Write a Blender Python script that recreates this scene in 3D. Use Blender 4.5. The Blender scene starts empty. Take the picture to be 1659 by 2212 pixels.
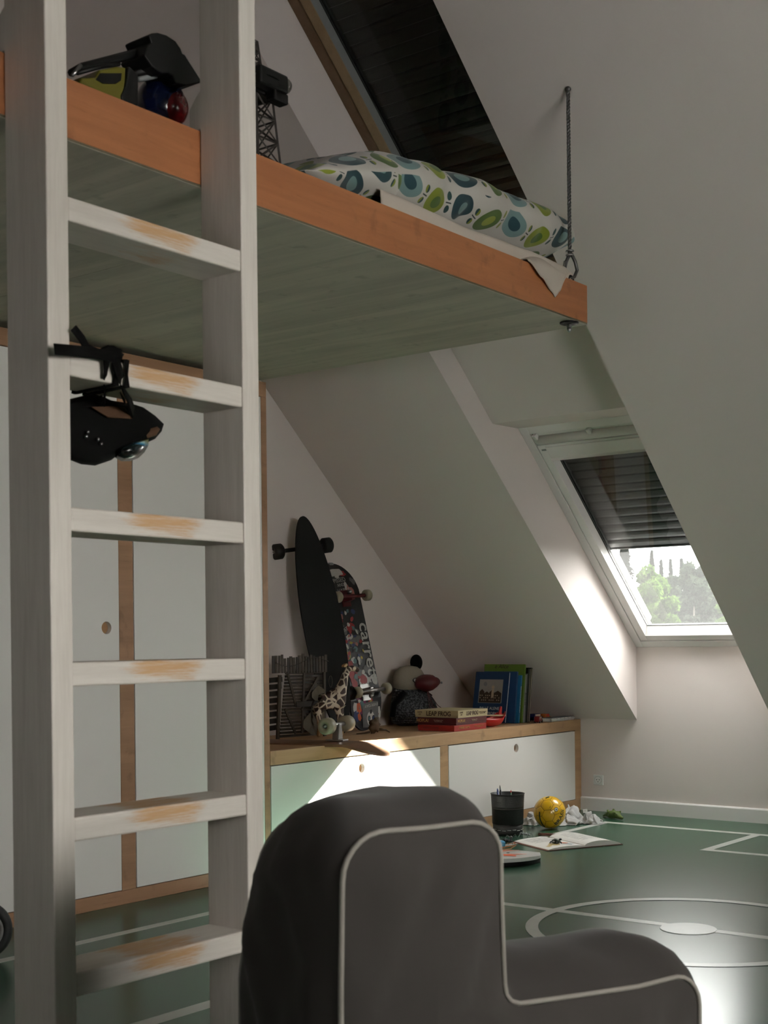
import bpy, bmesh, math, random
from mathutils import Vector, Matrix, noise
random.seed(7)
SC = bpy.context.scene
COL = SC.collection
PI = math.pi

# ------------------------------------------------------------------ camera
cam_d = bpy.data.cameras.new('camera')
cam = bpy.data.objects.new('camera', cam_d)
COL.objects.link(cam)
YAW, ROLL, FPX, SHY = 0.65987, -0.01071, 2960.4, 279.17
_f = Vector((-math.sin(YAW), math.cos(YAW), 0)); _r0 = Vector((math.cos(YAW), math.sin(YAW), 0)); _u0 = Vector((0, 0, 1))
_r = math.cos(ROLL) * _r0 + math.sin(ROLL) * _u0
_u = -math.sin(ROLL) * _r0 + math.cos(ROLL) * _u0
m = Matrix.Identity(4)
for i in range(3):
    m[i][0], m[i][1], m[i][2] = _r[i], _u[i], -_f[i]
m[2][3] = 0.9
cam.matrix_world = m
cam_d.sensor_width = 36; cam_d.sensor_fit = 'AUTO'
cam_d.lens = FPX / 2212 * 36
cam_d.shift_y = SHY / 2212
cam_d.clip_start = 0.05; cam_d.clip_end = 600
cam_d.dof.use_dof = True; cam_d.dof.focus_distance = 6.2; cam_d.dof.aperture_fstop = 9.5
SC.camera = cam

# ------------------------------------------------------------------ light
SKY = 22.0
world = bpy.data.worlds.new('sky'); SC.world = world; world.use_nodes = True
bgn = world.node_tree.nodes['Background']
bgn.inputs['Color'].default_value = (1.0, 0.98, 0.965, 1); bgn.inputs['Strength'].default_value = SKY
SUN_DIR = Vector((-0.285, -0.862, -0.508)).normalized()
sd = bpy.data.lights.new('sun', 'SUN'); sun = bpy.data.objects.new('sun', sd); COL.objects.link(sun)
sd.energy = 130; sd.angle = math.radians(1.4); sd.color = (1.0, 0.97, 0.92)
sun.rotation_euler = SUN_DIR.to_track_quat('-Z', 'Y').to_euler(); sun.location = (2, 12, 8)

def area(name, loc, direction, sx, sy, power, color, spread=180):
    d = bpy.data.lights.new(name, 'AREA'); o = bpy.data.objects.new(name, d); COL.objects.link(o)
    d.shape = 'RECTANGLE'; d.size = sx; d.size_y = sy; d.energy = power; d.color = color
    d.spread = math.radians(spread)
    o.location = loc; o.rotation_euler = Vector(direction).to_track_quat('-Z', 'Y').to_euler()
    return o
# fill lamp added at the unseen gable window to brighten ladder and doors
area('gable_window_fill', (1.18, 1.8, 1.35), (-1, 0.05, -0.10), 1.6, 0.75, 7.5, (1.0, 0.87, 0.76), 120)
for nm, xx in (('sky_portal_roof_window', -2.925), ('sky_portal_second_roof_window', -0.125)):
    po = area(nm, (xx, 6.42, 1.32), (0, -0.667, -0.745), 0.56, 1.0, 1, (1, 1, 1)); po.data.cycles.is_portal = True

SC.view_settings.view_transform = 'Standard'; SC.view_settings.look = 'None'
SC.view_settings.gamma = 1; SC.view_settings.use_curve_mapping = False
SC.view_settings.exposure = -0.04
SC.cycles.max_bounces = 10; SC.cycles.diffuse_bounces = 6; SC.cycles.transparent_max_bounces = 16
SC.cycles.sample_clamp_indirect = 6; SC.cycles.caustics_reflective = False; SC.cycles.caustics_refractive = False
SC.cycles.use_denoising = True

# ------------------------------------------------------------------ node helper
class NT:
    def __init__(s, name):
        s.m = bpy.data.materials.new(name); s.m.use_nodes = True
        s.t = s.m.node_tree; s.t.nodes.clear()
        s.out = s.t.nodes.new('ShaderNodeOutputMaterial')
    def n(s, typ, **kw):
        nd = s.t.nodes.new(typ)
        for k, v in kw.items():
            setattr(nd, k, v)
        return nd
    def put(s, sock, v):
        if isinstance(v, S): s.t.links.new(v.k, sock)
        elif hasattr(v, 'is_output'): s.t.links.new(v, sock)
        else: sock.default_value = v
    def math(s, op, *a):
        nd = s.n('ShaderNodeMath', operation=op)
        for i, v in enumerate(a): s.put(nd.inputs[i], v)
        return S(s, nd.outputs[0])
    def mix(s, f, a, b):
        nd = s.n('ShaderNodeMix', data_type='RGBA')
        s.put(nd.inputs[0], f); s.put(nd.inputs[6], a); s.put(nd.inputs[7], b)
        return nd.outputs[2]
    def coord(s, which='Object', scale=(1, 1, 1), rot=(0, 0, 0)):
        tc = s.n('ShaderNodeTexCoord'); mp = s.n('ShaderNodeMapping')
        s.t.links.new(tc.outputs[which], mp.inputs[0])
        mp.inputs['Scale'].default_value = scale; mp.inputs['Rotation'].default_value = rot
        return mp.outputs[0]
    def noise(s, vec, scale, detail=4, rough=0.55, dist=0.0):
        nd = s.n('ShaderNodeTexNoise'); s.t.links.new(vec, nd.inputs['Vector'])
        nd.inputs['Scale'].default_value = scale; nd.inputs['Detail'].default_value = detail
        nd.inputs['Roughness'].default_value = rough; nd.inputs['Distortion'].default_value = dist
        return S(s, nd.outputs['Fac'])
    def xyz(s, vec):
        nd = s.n('ShaderNodeSeparateXYZ'); s.t.links.new(vec, nd.inputs[0])
        return [S(s, o) for o in nd.outputs]
    def ramp(s, fac, stops, interp='LINEAR'):
        nd = s.n('ShaderNodeValToRGB'); s.put(nd.inputs[0], fac)
        cr = nd.color_ramp; cr.interpolation = interp
        while len(cr.elements) < len(stops): cr.elements.new(0.5)
        for e, (p, c) in zip(cr.elements, stops):
            e.position = p; e.color = tuple(c) + (1,) if len(c) == 3 else c
        return nd.outputs[0]
    def bsdf(s, color, rough=0.6, metal=0.0, spec=0.5, bump=None, bstr=0.2, bdist=0.002, coat=0.0, coat_rough=0.1, sheen=0.0):
        p = s.n('ShaderNodeBsdfPrincipled')
        s.put(p.inputs['Base Color'], color if not isinstance(color, tuple) else tuple(color[:3]) + (1,))
        s.put(p.inputs['Roughness'], rough); p.inputs['Metallic'].default_value = metal
        p.inputs['Specular IOR Level'].default_value = spec
        p.inputs['Coat Weight'].default_value = coat; p.inputs['Coat Roughness'].default_value = coat_rough
        p.inputs['Sheen Weight'].default_value = sheen
        if bump is not None:
            b = s.n('ShaderNodeBump'); b.inputs['Strength'].default_value = bstr; b.inputs['Distance'].default_value = bdist
            s.put(b.inputs['Height'], bump); s.t.links.new(b.outputs[0], p.inputs['Normal'])
        s.t.links.new(p.outputs[0], s.out.inputs[0])
        return p
class S:
    def __init__(s, nt, k): s.nt, s.k = nt, k
    def __add__(s, o): return s.nt.math('ADD', s, o)
    def __radd__(s, o): return s.nt.math('ADD', o, s)
    def __sub__(s, o): return s.nt.math('SUBTRACT', s, o)
    def __rsub__(s, o): return s.nt.math('SUBTRACT', o, s)
    def __mul__(s, o): return s.nt.math('MULTIPLY', s, o)
    def __rmul__(s, o): return s.nt.math('MULTIPLY', o, s)
    def __truediv__(s, o): return s.nt.math('DIVIDE', s, o)
    def abs(s): return s.nt.math('ABSOLUTE', s)
    def floor(s): return s.nt.math('FLOOR', s)
    def frac(s): return s.nt.math('FRACT', s)
    def sqrt(s): return s.nt.math('SQRT', s)
    def mod(s, o): return s.nt.math('FLOORED_MODULO', s, o)
    def lt(s, o): return s.nt.math('LESS_THAN', s, o)
    def gt(s, o): return s.nt.math('GREATER_THAN', s, o)
    def sm(s, a, b):   # smoothstep a..b
        nd = s.nt.n('ShaderNodeMapRange', interpolation_type='SMOOTHSTEP')
        s.nt.put(nd.inputs[0], s); nd.inputs[1].default_value = a; nd.inputs[2].default_value = b
        return S(s.nt, nd.outputs[0])

MATS = {}
def plain(name, c, rough=0.6, metal=0.0, spec=0.5, var=0.06, scale=40, bstr=0.0, coat=0.0, sheen=0.0):
    if name in MATS: return MATS[name]
    t = NT(name); v = t.coord()
    nz = t.noise(v, scale, 3)
    c2 = tuple(max(0, x * (1 - var * 2)) for x in c) + (1,)
    col = t.mix(nz, tuple(c) + (1,), c2)
    t.bsdf(col, rough, metal, spec, bump=nz if bstr else None, bstr=bstr, bdist=0.001, coat=coat, sheen=sheen)
    MATS[name] = t.m
    return t.m

def paint_wall():
    t = NT('wall_paint'); v = t.coord()
    a = t.noise(v, 1.3, 3); b = t.noise(v, 260, 3)
    col = t.mix(a, (0.745, 0.672, 0.642, 1), (0.715, 0.645, 0.615, 1))
    t.bsdf(col, 0.75, spec=0.3, bump=b, bstr=0.25, bdist=0.0012)
    return t.m
def wood(name, c1, c2, dark, axis='Y', grain=1.0, rough=0.5, knots=0.0, coat=0.0, wave=0.0):
    t = NT(name)
    sc = {'X': (1.5, 22, 22), 'Y': (22, 1.5, 22), 'Z': (22, 22, 1.5)}[axis]
    v = t.coord('Object', tuple(x * grain for x in sc))
    v1 = t.coord('Object', (1, 1, 1))
    g = t.noise(v, 1.2, 6, 0.62, 0.7)
    f = t.noise(v, 9, 4, 0.6)
    big = t.noise(v1, 2.6, 3)
    col = t.mix((g * 1.5 + big * 0.5 - 0.5).sm(0.15, 0.85), tuple(c1) + (1,), tuple(c2) + (1,))
    col = t.mix(f.sm(0.60, 0.80) * 0.45, col, tuple(dark) + (1,))
    vr = t.coord('Object', (3, 3, 3)); sp = t.noise(vr, 5, 3)
    col = t.mix(sp.sm(0.58, 0.78) * 0.45, col, tuple(dark) + (1,))
    if knots:
        vo = t.n('ShaderNodeTexVoronoi'); t.t.links.new(t.coord('Object', (5, 5, 5)), vo.inputs['Vector']); vo.inputs['Scale'].default_value = 1.6
        k = 1 - S(t, vo.outputs['Distance']).sm(0.03, 0.055)
        col = t.mix(k * knots, col, tuple(x * 0.5 for x in dark) + (1,))
    t.bsdf(col, rough, bump=g + f * 0.5, bstr=0.15, bdist=0.001, coat=coat)
    return t.m
def whitewash(name, wear=0.0, axis='Z'):
    t = NT(name)
    sc = {'Y': (30, 2, 30), 'Z': (30, 30, 2)}[axis]
    v = t.coord('Object', sc); g = t.noise(v, 1.5, 5, 0.6, 0.4); f = t.noise(v, 7, 3)
    col = t.mix((g * 0.7 + f * 0.3).sm(0.3, 0.75), (0.70, 0.645, 0.585, 1), (0.60, 0.545, 0.49, 1))
    if wear:
        o = t.coord('Object'); x, y, z = t.xyz(o)
        nz = t.noise(t.coord('Object', (14, 3.2, 26)), 1.6, 5, 0.65)
        ny = t.noise(t.coord('Object', (30, 5, 90)), 2.2, 4, 0.7)
        msk = (0.185 - (y - 0.015).abs()).sm(0.0, 0.14) * 1.15 + (nz - 0.5) * 1.9 + (ny - 0.5) * 1.5 - (0.010 - z).sm(-0.012, 0.034) * 0.55
        wc = t.mix(f, (0.55, 0.30, 0.130, 1), (0.60, 0.40, 0.23, 1))
        col = t.mix(msk.sm(0.45, 1.25) * wear, col, wc)
        k = (x * x * 0.2 + (y - 0.03) * (y - 0.03) + (z - 0.003) * (z - 0.003) * 2.4).sqrt()
    t.bsdf(col, 0.55, bump=g + f * 0.6, bstr=0.25, bdist=0.0012)
    return t.m
def floor_mat():
    t = NT('green_linoleum'); v = t.coord()
    a = t.noise(v, 1.1, 4); b = t.noise(v, 420, 2); sc = t.noise(v, 6, 6, 0.7)
    col = t.mix(a, (0.031, 0.087, 0.053, 1), (0.037, 0.097, 0.060, 1))
    t.bsdf(col, 0.24, spec=0.42, bump=b, bstr=0.04, bdist=0.0004)
    return t.m

M_WALL = paint_wall()
M_FLOOR = floor_mat()
M_WALLB = plain('bounce_cutting_dark_taupe', (0.20, 0.17, 0.145), 0.8, scale=3)  # unseen walls made dark to cut light bounced onto the ceiling
M_LINE = plain('white_floor_paint', (0.60, 0.60, 0.56), 0.3, scale=18, var=0.10)
M_PLY = wood('cabinet_plywood', (0.50, 0.31, 0.165), (0.38, 0.225, 0.115), (0.16, 0.085, 0.04), 'Y', 0.8, 0.5)
M_PLYV = wood('upright_plywood', (0.42, 0.235, 0.135), (0.31, 0.17, 0.095), (0.12, 0.06, 0.03), 'Y', 0.5, 0.5)
M_BOARD = wood('bed_edge_plywood', (0.43, 0.170, 0.068), (0.34, 0.125, 0.048), (0.15, 0.052, 0.020), 'Y', 1.0, 0.45)
M_UNDER = wood('bed_underside_plywood', (0.46, 0.43, 0.34), (0.31, 0.29, 0.23), (0.15, 0.13, 0.10), 'X', 0.42, 0.5)
M_PLYEDGE = plain('plywood_core', (0.12, 0.10, 0.06), 0.8)
M_DOOR = plain('white_laminate', (0.82, 0.785, 0.755), 0.42, scale=4, var=0.015)
M_STILE = whitewash('whitewashed_pine')
M_RUNG = whitewash('worn_whitewashed_pine', 1.0, 'Y')
M_FRAME = plain('white_window_lacquer', (0.82, 0.79, 0.775), 0.3, scale=5, var=0.02)
M_GASKET = plain('black_gasket', (0.02, 0.02, 0.02), 0.6)
M_SHUT = plain('dark_shutter_slat', (0.030, 0.029, 0.028), 0.42, var=0.2, scale=12)
M_WFRAME = wood('window_pine', (0.17, 0.10, 0.055), (0.125, 0.07, 0.036), (0.06, 0.03, 0.018), 'Y', 0.6, 0.4)
M_WFRAME2 = wood('window_pine_light', (0.30, 0.21, 0.12), (0.24, 0.16, 0.085), (0.12, 0.07, 0.04), 'Y', 0.6, 0.4)
M_GREYAL = plain('grey_aluminium', (0.22, 0.23, 0.23), 0.5)
M_BLACK = plain('black_plastic', (0.006, 0.006, 0.006), 0.5, spec=0.3)
M_BLACKF = plain('black_webbing', (0.0035, 0.0035, 0.0035), 0.9, scale=300, spec=0.15)
M_STEEL = plain('steel', (0.42, 0.42, 0.42), 0.28, metal=1.0)
M_DARKSTEEL = plain('dark_steel_cable', (0.16, 0.16, 0.155), 0.4, metal=0.9)
M_WHITE = plain('white_paint', (0.78, 0.78, 0.76), 0.5)
M_RED = plain('red_plastic', (0.45, 0.015, 0.012), 0.35)
M_BLUE = plain('blue_plastic', (0.012, 0.03, 0.16), 0.35)
M_ORANGE = plain('orange_print', (0.80, 0.13, 0.035), 0.5)
M_PAPER = plain('paper', (0.82, 0.79, 0.75), 0.8)
M_YEL = plain('yellow_plastic', (0.42, 0.33, 0.015), 0.4)

# ------------------------------------------------------------------ mesh helper
WM = {}
class MB:
    def __init__(s): s.v = []; s.f = []; s.uv = None; s.smooth = []
    def add(s, vs, fs, smooth=False, T=None):
        b = len(s.v)
        s.v += [Vector(p) if T is None else T @ Vector(p) for p in vs]
        s.f += [tuple(b + i for i in f) for f in fs]; s.smooth += [smooth] * len(fs)
        return s
    def box(s, x0, x1, y0, y1, z0, z1, T=None):
        vs = [(x, y, z) for x in (x0, x1) for y in (y0, y1) for z in (z0, z1)]
        return s.add(vs, [(0, 1, 3, 2), (4, 6, 7, 5), (0, 4, 5, 1), (2, 3, 7, 6), (0, 2, 6, 4), (1, 5, 7, 3)], T=T)
    def prism(s, poly, fn0, fn1, T=None):
        n = len(poly)
        vs = [fn0(*p) for p in poly] + [fn1(*p) for p in poly]
        fs = [tuple(range(n))[::-1], tuple(range(n, 2 * n))] + [(i, (i + 1) % n, n + (i + 1) % n, n + i) for i in range(n)]
        return s.add(vs, fs, T=T)
    def tube(s, pts, r, n=8, closed=False, cap=True, flat=1.0, up=None, T=None, smooth=True):
        pts = [Vector(p) for p in pts]; k = len(pts)
        rs = r if isinstance(r, (list, tuple)) else [r] * k
        rings = []; prev = None
        for i, p in enumerate(pts):
            a = pts[(i - 1) % k] if (closed or i > 0) else p
            b = pts[(i + 1) % k] if (closed or i < k - 1) else p
            d = (b - a).normalized() if (b - a).length > 1e-9 else Vector((0, 0, 1))
            if prev is None:
                ref = Vector(up) if up else (Vector((0, 0, 1)) if abs(d.z) < 0.9 else Vector((1, 0, 0)))
                x = (ref - d * ref.dot(d)).normalized()
            else:
                x = (prev - d * prev.dot(d)).normalized()
            prev = x; y = d.cross(x)
            rings.append([p + (x * math.cos(2 * PI * j / n) * flat + y * math.sin(2 * PI * j / n)) * rs[i] for j in range(n)])
        vs = [q for R in rings for q in R]; fs = []
        for i in range(k if closed else k - 1):
            for j in range(n):
                a = i * n + j; b = i * n + (j + 1) % n; c = ((i + 1) % k) * n + (j + 1) % n; d2 = ((i + 1) % k) * n + j
                fs.append((a, b, c, d2))
        if cap and not closed:
            fs.append(tuple(range(n))[::-1]); fs.append(tuple((k - 1) * n + j for j in range(n)))
        return s.add(vs, fs, smooth, T)
    def lathe(s, prof, n=24, T=None, smooth=True):
        vs = []; fs = []
        for (r, z) in prof:
            for j in range(n): vs.append((r * math.cos(2 * PI * j / n), r * math.sin(2 * PI * j / n), z))
        for i in range(len(prof) - 1):
            for j in range(n):
                fs.append((i * n + j, i * n + (j + 1) % n, (i + 1) * n + (j + 1) % n, (i + 1) * n + j))
        if prof[0][0] > 1e-6: fs.append(tuple(range(n))[::-1])
        if prof[-1][0] > 1e-6: fs.append(tuple((len(prof) - 1) * n + j for j in range(n)))
        return s.add(vs, fs, smooth, T)
    def ball(s, c, r, n=16, m2=10, T=None, noise_amp=0.0, seed=0.0):
        rx, ry, rz = r if isinstance(r, (tuple, list)) else (r, r, r)
        c = Vector(c); vs = [c + Vector((0, 0, -rz))]; fs = []
        for i in range(1, m2):
            t = -PI / 2 + PI * i / m2
            for j in range(n):
                a = 2 * PI * j / n
                p = Vector((rx * math.cos(t) * math.cos(a), ry * math.cos(t) * math.sin(a), rz * math.sin(t)))
                if noise_amp: p *= 1 + noise_amp * noise.noise(p / max(rx, rz) * 2.0 + Vector((seed, 0, 0)))
                vs.append(c + p)
        vs.append(c + Vector((0, 0, rz)))
        for j in range(n):
            fs.append((0, 1 + (j + 1) % n, 1 + j))
            for i in range(m2 - 2):
                a = 1 + i * n + j; b = 1 + i * n + (j + 1) % n
                fs.append((a, b, b + n, a + n))
            fs.append((1 + (m2 - 2) * n + j, 1 + (m2 - 2) * n + (j + 1) % n, len(vs) - 1))
        return s.add(vs, fs, True, T)
    def grid(s, fn, nu, nv, smooth=True, closed_u=False, T=None, uv=None):
        vs = [fn(i / (nu if closed_u else nu - 1), j / (nv - 1)) for i in range(nu) for j in range(nv)]
        fs = []
        for i in range(nu if closed_u else nu - 1):
            for j in range(nv - 1):
                a = i * nv + j; b = ((i + 1) % nu) * nv + j
                fs.append((a, b, b + 1, a + 1))
        return s.add(vs, fs, smooth, T)
    def build(s, name, mat, parent=None, bevel=0.0, solid=0.0, sub=0, seg=2, uvfn=None, origin=None):
        inv = WM.get(parent.name) if parent is not None else None
        vs = s.v
        if origin is not None: vs = [v - Vector(origin) for v in vs]
        elif inv is not None: vs = [inv @ v for v in vs]
        me = bpy.data.meshes.new(name)
        me.from_pydata([tuple(v) for v in vs], [], s.f)
        me.polygons.foreach_set('use_smooth', s.smooth)
        for mm in (mat if isinstance(mat, (list, tuple)) else [mat]): me.materials.append(mm)
        bm = bmesh.new(); bm.from_mesh(me); bmesh.ops.recalc_face_normals(bm, faces=bm.faces); bm.to_mesh(me); bm.free()
        me.update()
        o = bpy.data.objects.new(name, me); COL.objects.link(o)
        if parent is not None:
            o.parent = parent
            WM[o.name] = inv if inv is not None else Matrix.Identity(4)
            if origin is not None: o.location = (inv @ Vector(origin)) if inv is not None else Vector(origin)
        elif origin is not None:
            o.location = origin
            WM[o.name] = Matrix.Translation(-Vector(origin))
        else: WM[o.name] = Matrix.Identity(4)
        if solid:
            md = o.modifiers.new('thick', 'SOLIDIFY'); md.thickness = solid; md.offset = 0
        if bevel:
            md = o.modifiers.new('bevel', 'BEVEL'); md.width = bevel; md.segments = seg; md.limit_method = 'ANGLE'; md.angle_limit = math.radians(40)
        if sub:
            md = o.modifiers.new('sub', 'SUBSURF'); md.levels = sub; md.render_levels = sub
        return o
def tag(o, label=None, cat=None, group=None, kind=None):
    if label: o['label'] = label
    if cat: o['category'] = cat
    if group: o['group'] = group
    if kind: o['kind'] = kind
    return o
def thing(name, label, cat, loc=(0, 0, 0), rot=None, group=None):
    o = bpy.data.objects.new(name, None); COL.objects.link(o); o.empty_display_size = 0.05
    o.location = loc
    T = Matrix.Translation(Vector(loc))
    if rot is not None:
        o.rotation_euler = rot.to_euler() if isinstance(rot, Matrix) else rot
        T = T @ (rot.to_4x4() if isinstance(rot, Matrix) else o.rotation_euler.to_matrix().to_4x4())
    WM[o.name] = T.inverted()
    return tag(o, label, cat, group)
def solo(mb, name, mat, label, cat, group=None, **kw):
    xs = [v.x for v in mb.v]; ys = [v.y for v in mb.v]; zs = [v.z for v in mb.v]
    og = ((min(xs) + max(xs)) / 2, (min(ys) + max(ys)) / 2, min(zs))
    return tag(mb.build(name, mat, None, origin=og, **kw), label, cat, group)
def text(name, body, size, mat, parent, T, extrude=0.0004, align='CENTER', sx=1.0, shear=0.0, bold=0.0, warp=None):
    cu = bpy.data.curves.new(name, 'FONT'); cu.body = body; cu.size = size; cu.extrude = extrude
    cu.align_x = align; cu.align_y = 'CENTER'; cu.shear = shear; cu.offset = bold; cu.resolution_u = 3
    tmp = bpy.data.objects.new('tmp', cu); COL.objects.link(tmp)
    me = bpy.data.meshes.new_from_object(tmp)
    bpy.data.objects.remove(tmp); bpy.data.curves.remove(cu)
    inv = WM.get(parent.name, Matrix.Identity(4))
    for v in me.vertices:
        p = Vector((v.co.x * sx, v.co.y, v.co.z))
        v.co = inv @ (warp(p) if warp else T @ p)
    me.materials.clear(); me.materials.append(mat)
    o = bpy.data.objects.new(name, me); COL.objects.link(o); o.parent = parent; WM[o.name] = inv
    return o
def frame(o, x, y):   # matrix with origin o, x axis x, y axis y
    x = Vector(x).normalized(); y = Vector(y); y = (y - x * y.dot(x)).normalized(); z = x.cross(y)
    M4 = Matrix.Identity(4)
    for i in range(3): M4[i][0], M4[i][1], M4[i][2], M4[i][3] = x[i], y[i], z[i], o[i]
    return M4
def ONX(px, py, X):   # point of the vertical plane x = X seen at a photograph pixel
    d = _f + _r * ((px - 829.5) / FPX) - _u * ((py - 1106 - SHY) / FPX)
    return Vector((0, 0, .9)) + d * (X / d.x)
def struct(o): o['kind'] = 'structure'; return o

# ------------------------------------------------------------------ room numbers (metres; +Y runs along the gable wall to the eave)
XG, XC, YK, ZK = -4.232, -3.62, 6.355, 0.482
NL, NR = -3.292, -2.559
TH = math.radians(41.87)
XR, YB, YR = 1.2, -1.6, 1.6
def SP(x, s, d): return Vector((x, YK - s * math.cos(TH) + d * math.sin(TH), ZK + s * math.sin(TH) + d * math.cos(TH)))
def sbox(mb, x0, x1, s0, s1, d0, d1):
    vs = [SP(x, s, d) for x in (x0, x1) for s in (s0, s1) for d in (d0, d1)]
    return mb.add(vs, [(0, 1, 3, 2), (4, 6, 7, 5), (0, 4, 5, 1), (2, 3, 7, 6), (0, 2, 6, 4), (1, 5, 7, 3)])
SR = (YK - YR) / math.cos(TH); ZR = ZK + SR * math.sin(TH)

# ------------------------------------------------------------------ structure
fl = struct(MB().box(XG - .15, XR + .15, YB - .15, YK + .6, -0.12, 0).build('floor', M_FLOOR))
def court(mb, name='court_line'):
    return mb.build(name, M_LINE, fl)
LT = 0.0009
def strip(x0, x1, y0, y1): return MB().box(x0, x1, y0, y1, -0.001, LT)
court(strip(-3.285, -3.247, 1.90, 5.995))
court(strip(-3.247, -0.45, 5.95, 5.995))
court(strip(-3.247, -0.45, 3.918, 3.958))
court(strip(-3.247, -0.45, 1.90, 1.94))
court(strip(-0.49, -0.45, 1.94, 5.95))
court(strip(-2.512, -2.470, 5.405, 5.95)); court(strip(-2.470, -1.25, 5.405, 5.447)); court(strip(-1.25, -1.208, 5.405, 5.95))
court(strip(-2.470, -2.420, 1.94, 2.45)); court(strip(-2.420, -1.25, 2.40, 2.45)); court(strip(-1.25, -1.208, 1.94, 2.45))
mb = MB(); n = 96; vs = []; fs = []
for j in range(n):
    a = 2 * PI * j / n
    for r in (0.462, 0.502):
        vs.append((-1.865 + r * math.cos(a), 3.925 + r * math.sin(a), 0.0014))
for j in range(n):
    k2 = (j + 1) % n; fs.append((2 * j, 2 * j + 1, 2 * k2 + 1, 2 * k2))
court(mb.add(vs, fs), 'centre_circle_line')
court(MB().lathe([(0.086, -0.001), (0.086, 0.0019)], 40, T=Matrix.Translation((-1.862, 3.920, 0)), smooth=False), 'centre_spot')

# gable wall left, with pentagon outline
pent = [(YB - .3, -0.12), (YK + .4, -0.12), (YK + .4, ZK + .2), (YR, ZR + .3), (YB - .3, ZR - (YR - YB) * math.tan(TH) + .3)]
struct(MB().prism(pent, lambda y, z: (XG, y, z), lambda y, z: (XG - .15, y, z)).build('wall_left', M_WALL))
# right gable (behind / beside the camera) with a window opening
WY0, WY1, WZ0, WZ1 = 0.95, 2.65, 0.95, 1.75
mb = MB()
for (a, b, c, d) in ((YB - .3, WY0, -.12, ZR + .3), (WY1, YK + .4, -.12, ZR + .3), (WY0, WY1, -.12, WZ0), (WY0, WY1, WZ1, ZR + .3)):
    mb.box(XR, XR + .2, a, b, c, d)
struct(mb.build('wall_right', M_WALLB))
zb = ZR - (YR - YB) * math.tan(TH)
mb = MB(); zt_ = max(zb, 0.3) + .3
for (a, b, c, d) in ((XG - .15, -1.55, -.12, zt_), (-.95, XR + .2, -.12, zt_), (-1.55, -.95, -.12, .75), (-1.55, -.95, 1.10, zt_)): mb.box(a, b, YB - .3, YB, c, d)  # unseen opening added so sky light reaches the ladder's near faces
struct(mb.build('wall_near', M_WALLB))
# eave (knee) wall, carried up behind the niche to the window sills
mb = MB().box(XG - .15, XR + .2, YK, YK + .5, -.12, ZK)
for a, b in ((NL - .01, NR + .01), (-0.51, 0.26)):
    mb.prism([(YK, ZK), (YK + .5, ZK), (YK + .5, 0.91), (YK + 0.046, 0.911), (YK + .003, 0.864), (YK, 0.862)], lambda y, z, a=a: (a, y, z), lambda y, z, b=b: (b, y, z))
struct(mb.build('wall_far', M_WALL))
# sloping ceiling: thick slabs, so the niche reveals are their cut faces
D1 = 0.36; ST = 4.35; N2L, N2R = -0.5, 0.25
mb = MB()
sbox(mb, XG - .15, NL, 0, SR + .4, 0, D1)
sbox(mb, NR, N2L, 0, SR + .4, 0, D1)
sbox(mb, N2R, XR + .2, 0, SR + .4, 0, D1)
sbox(mb, NL, NR, ST, SR + .4, 0, D1)
sbox(mb, N2L, N2R, 1.9, SR + .4, 0, D1)
mb2 = MB().prism([(1.894, .134), (2.47, .134), (2.47, D1), (1.743, D1), (1.743, .274)], lambda s, d: SP(NL, s, d), lambda s, d: SP(NR, s, d))
mb4 = MB().prism([(1.90, 0), (1.90, D1), (1.743, D1), (1.743, .274)], lambda s, d: SP(-0.5, s, d), lambda s, d: SP(0.25, s, d))
ceil = struct(mb.build('ceiling', M_WALL))
mb2.build('niche_panel', M_WALL, ceil); mb4.build('niche_panel', M_WALL, ceil)
mb3 = MB().prism([(YR, ZR), (YB - .3, ZR - (YR - YB + .3) * math.tan(TH)), (YB - .3, ZR - (YR - YB + .3) * math.tan(TH) + .3), (YR, ZR + .3)],
                 lambda y, z: (XG - .15, y, z), lambda y, z: (XR + .2, y, z))
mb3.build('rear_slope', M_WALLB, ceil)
# baseboard with a small rounded top
struct(MB().prism([(YK, 0), (YK - .014, 0), (YK - .014, .064), (YK - .010, .070), (YK, .071)], lambda y, z: (XC + 0.001, y, z), lambda y, z: (XR, y, z)).build('baseboard_far', M_FRAME))

def glass_mat():
    t = NT('veiled_window_glass')
    tr = t.n('ShaderNodeBsdfTransparent'); tr.inputs[0].default_value = (0.93, 0.95, 0.94, 1)
    gl = t.n('ShaderNodeBsdfGlossy'); gl.inputs['Roughness'].default_value = 0.01
    df = t.n('ShaderNodeBsdfTranslucent'); df.inputs[0].default_value = (0.9, 0.9, 0.9, 1)
    lw = t.n('ShaderNodeLayerWeight'); lw.inputs[0].default_value = 0.5
    fc = S(t, lw.outputs['Facing']); fr = t.math('POWER', fc, 5.0) * 0.9 + 0.045
    m1 = t.n('ShaderNodeMixShader'); m2 = t.n('ShaderNodeMixShader')
    nz = t.noise(t.coord(), 3, 4)
    t.put(m1.inputs[0], nz * 0.002 + 0.0050); t.t.links.new(tr.outputs[0], m1.inputs[1]); t.t.links.new(df.outputs[0], m1.inputs[2])  # translucent share put in as the pale glare veil over the view
    t.put(m2.inputs[0], fr); t.t.links.new(m1.outputs[0], m2.inputs[1]); t.t.links.new(gl.outputs[0], m2.inputs[2])
    t.t.links.new(m2.outputs[0], t.out.inputs[0]); return t.m
M_GLASS = glass_mat()

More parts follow.
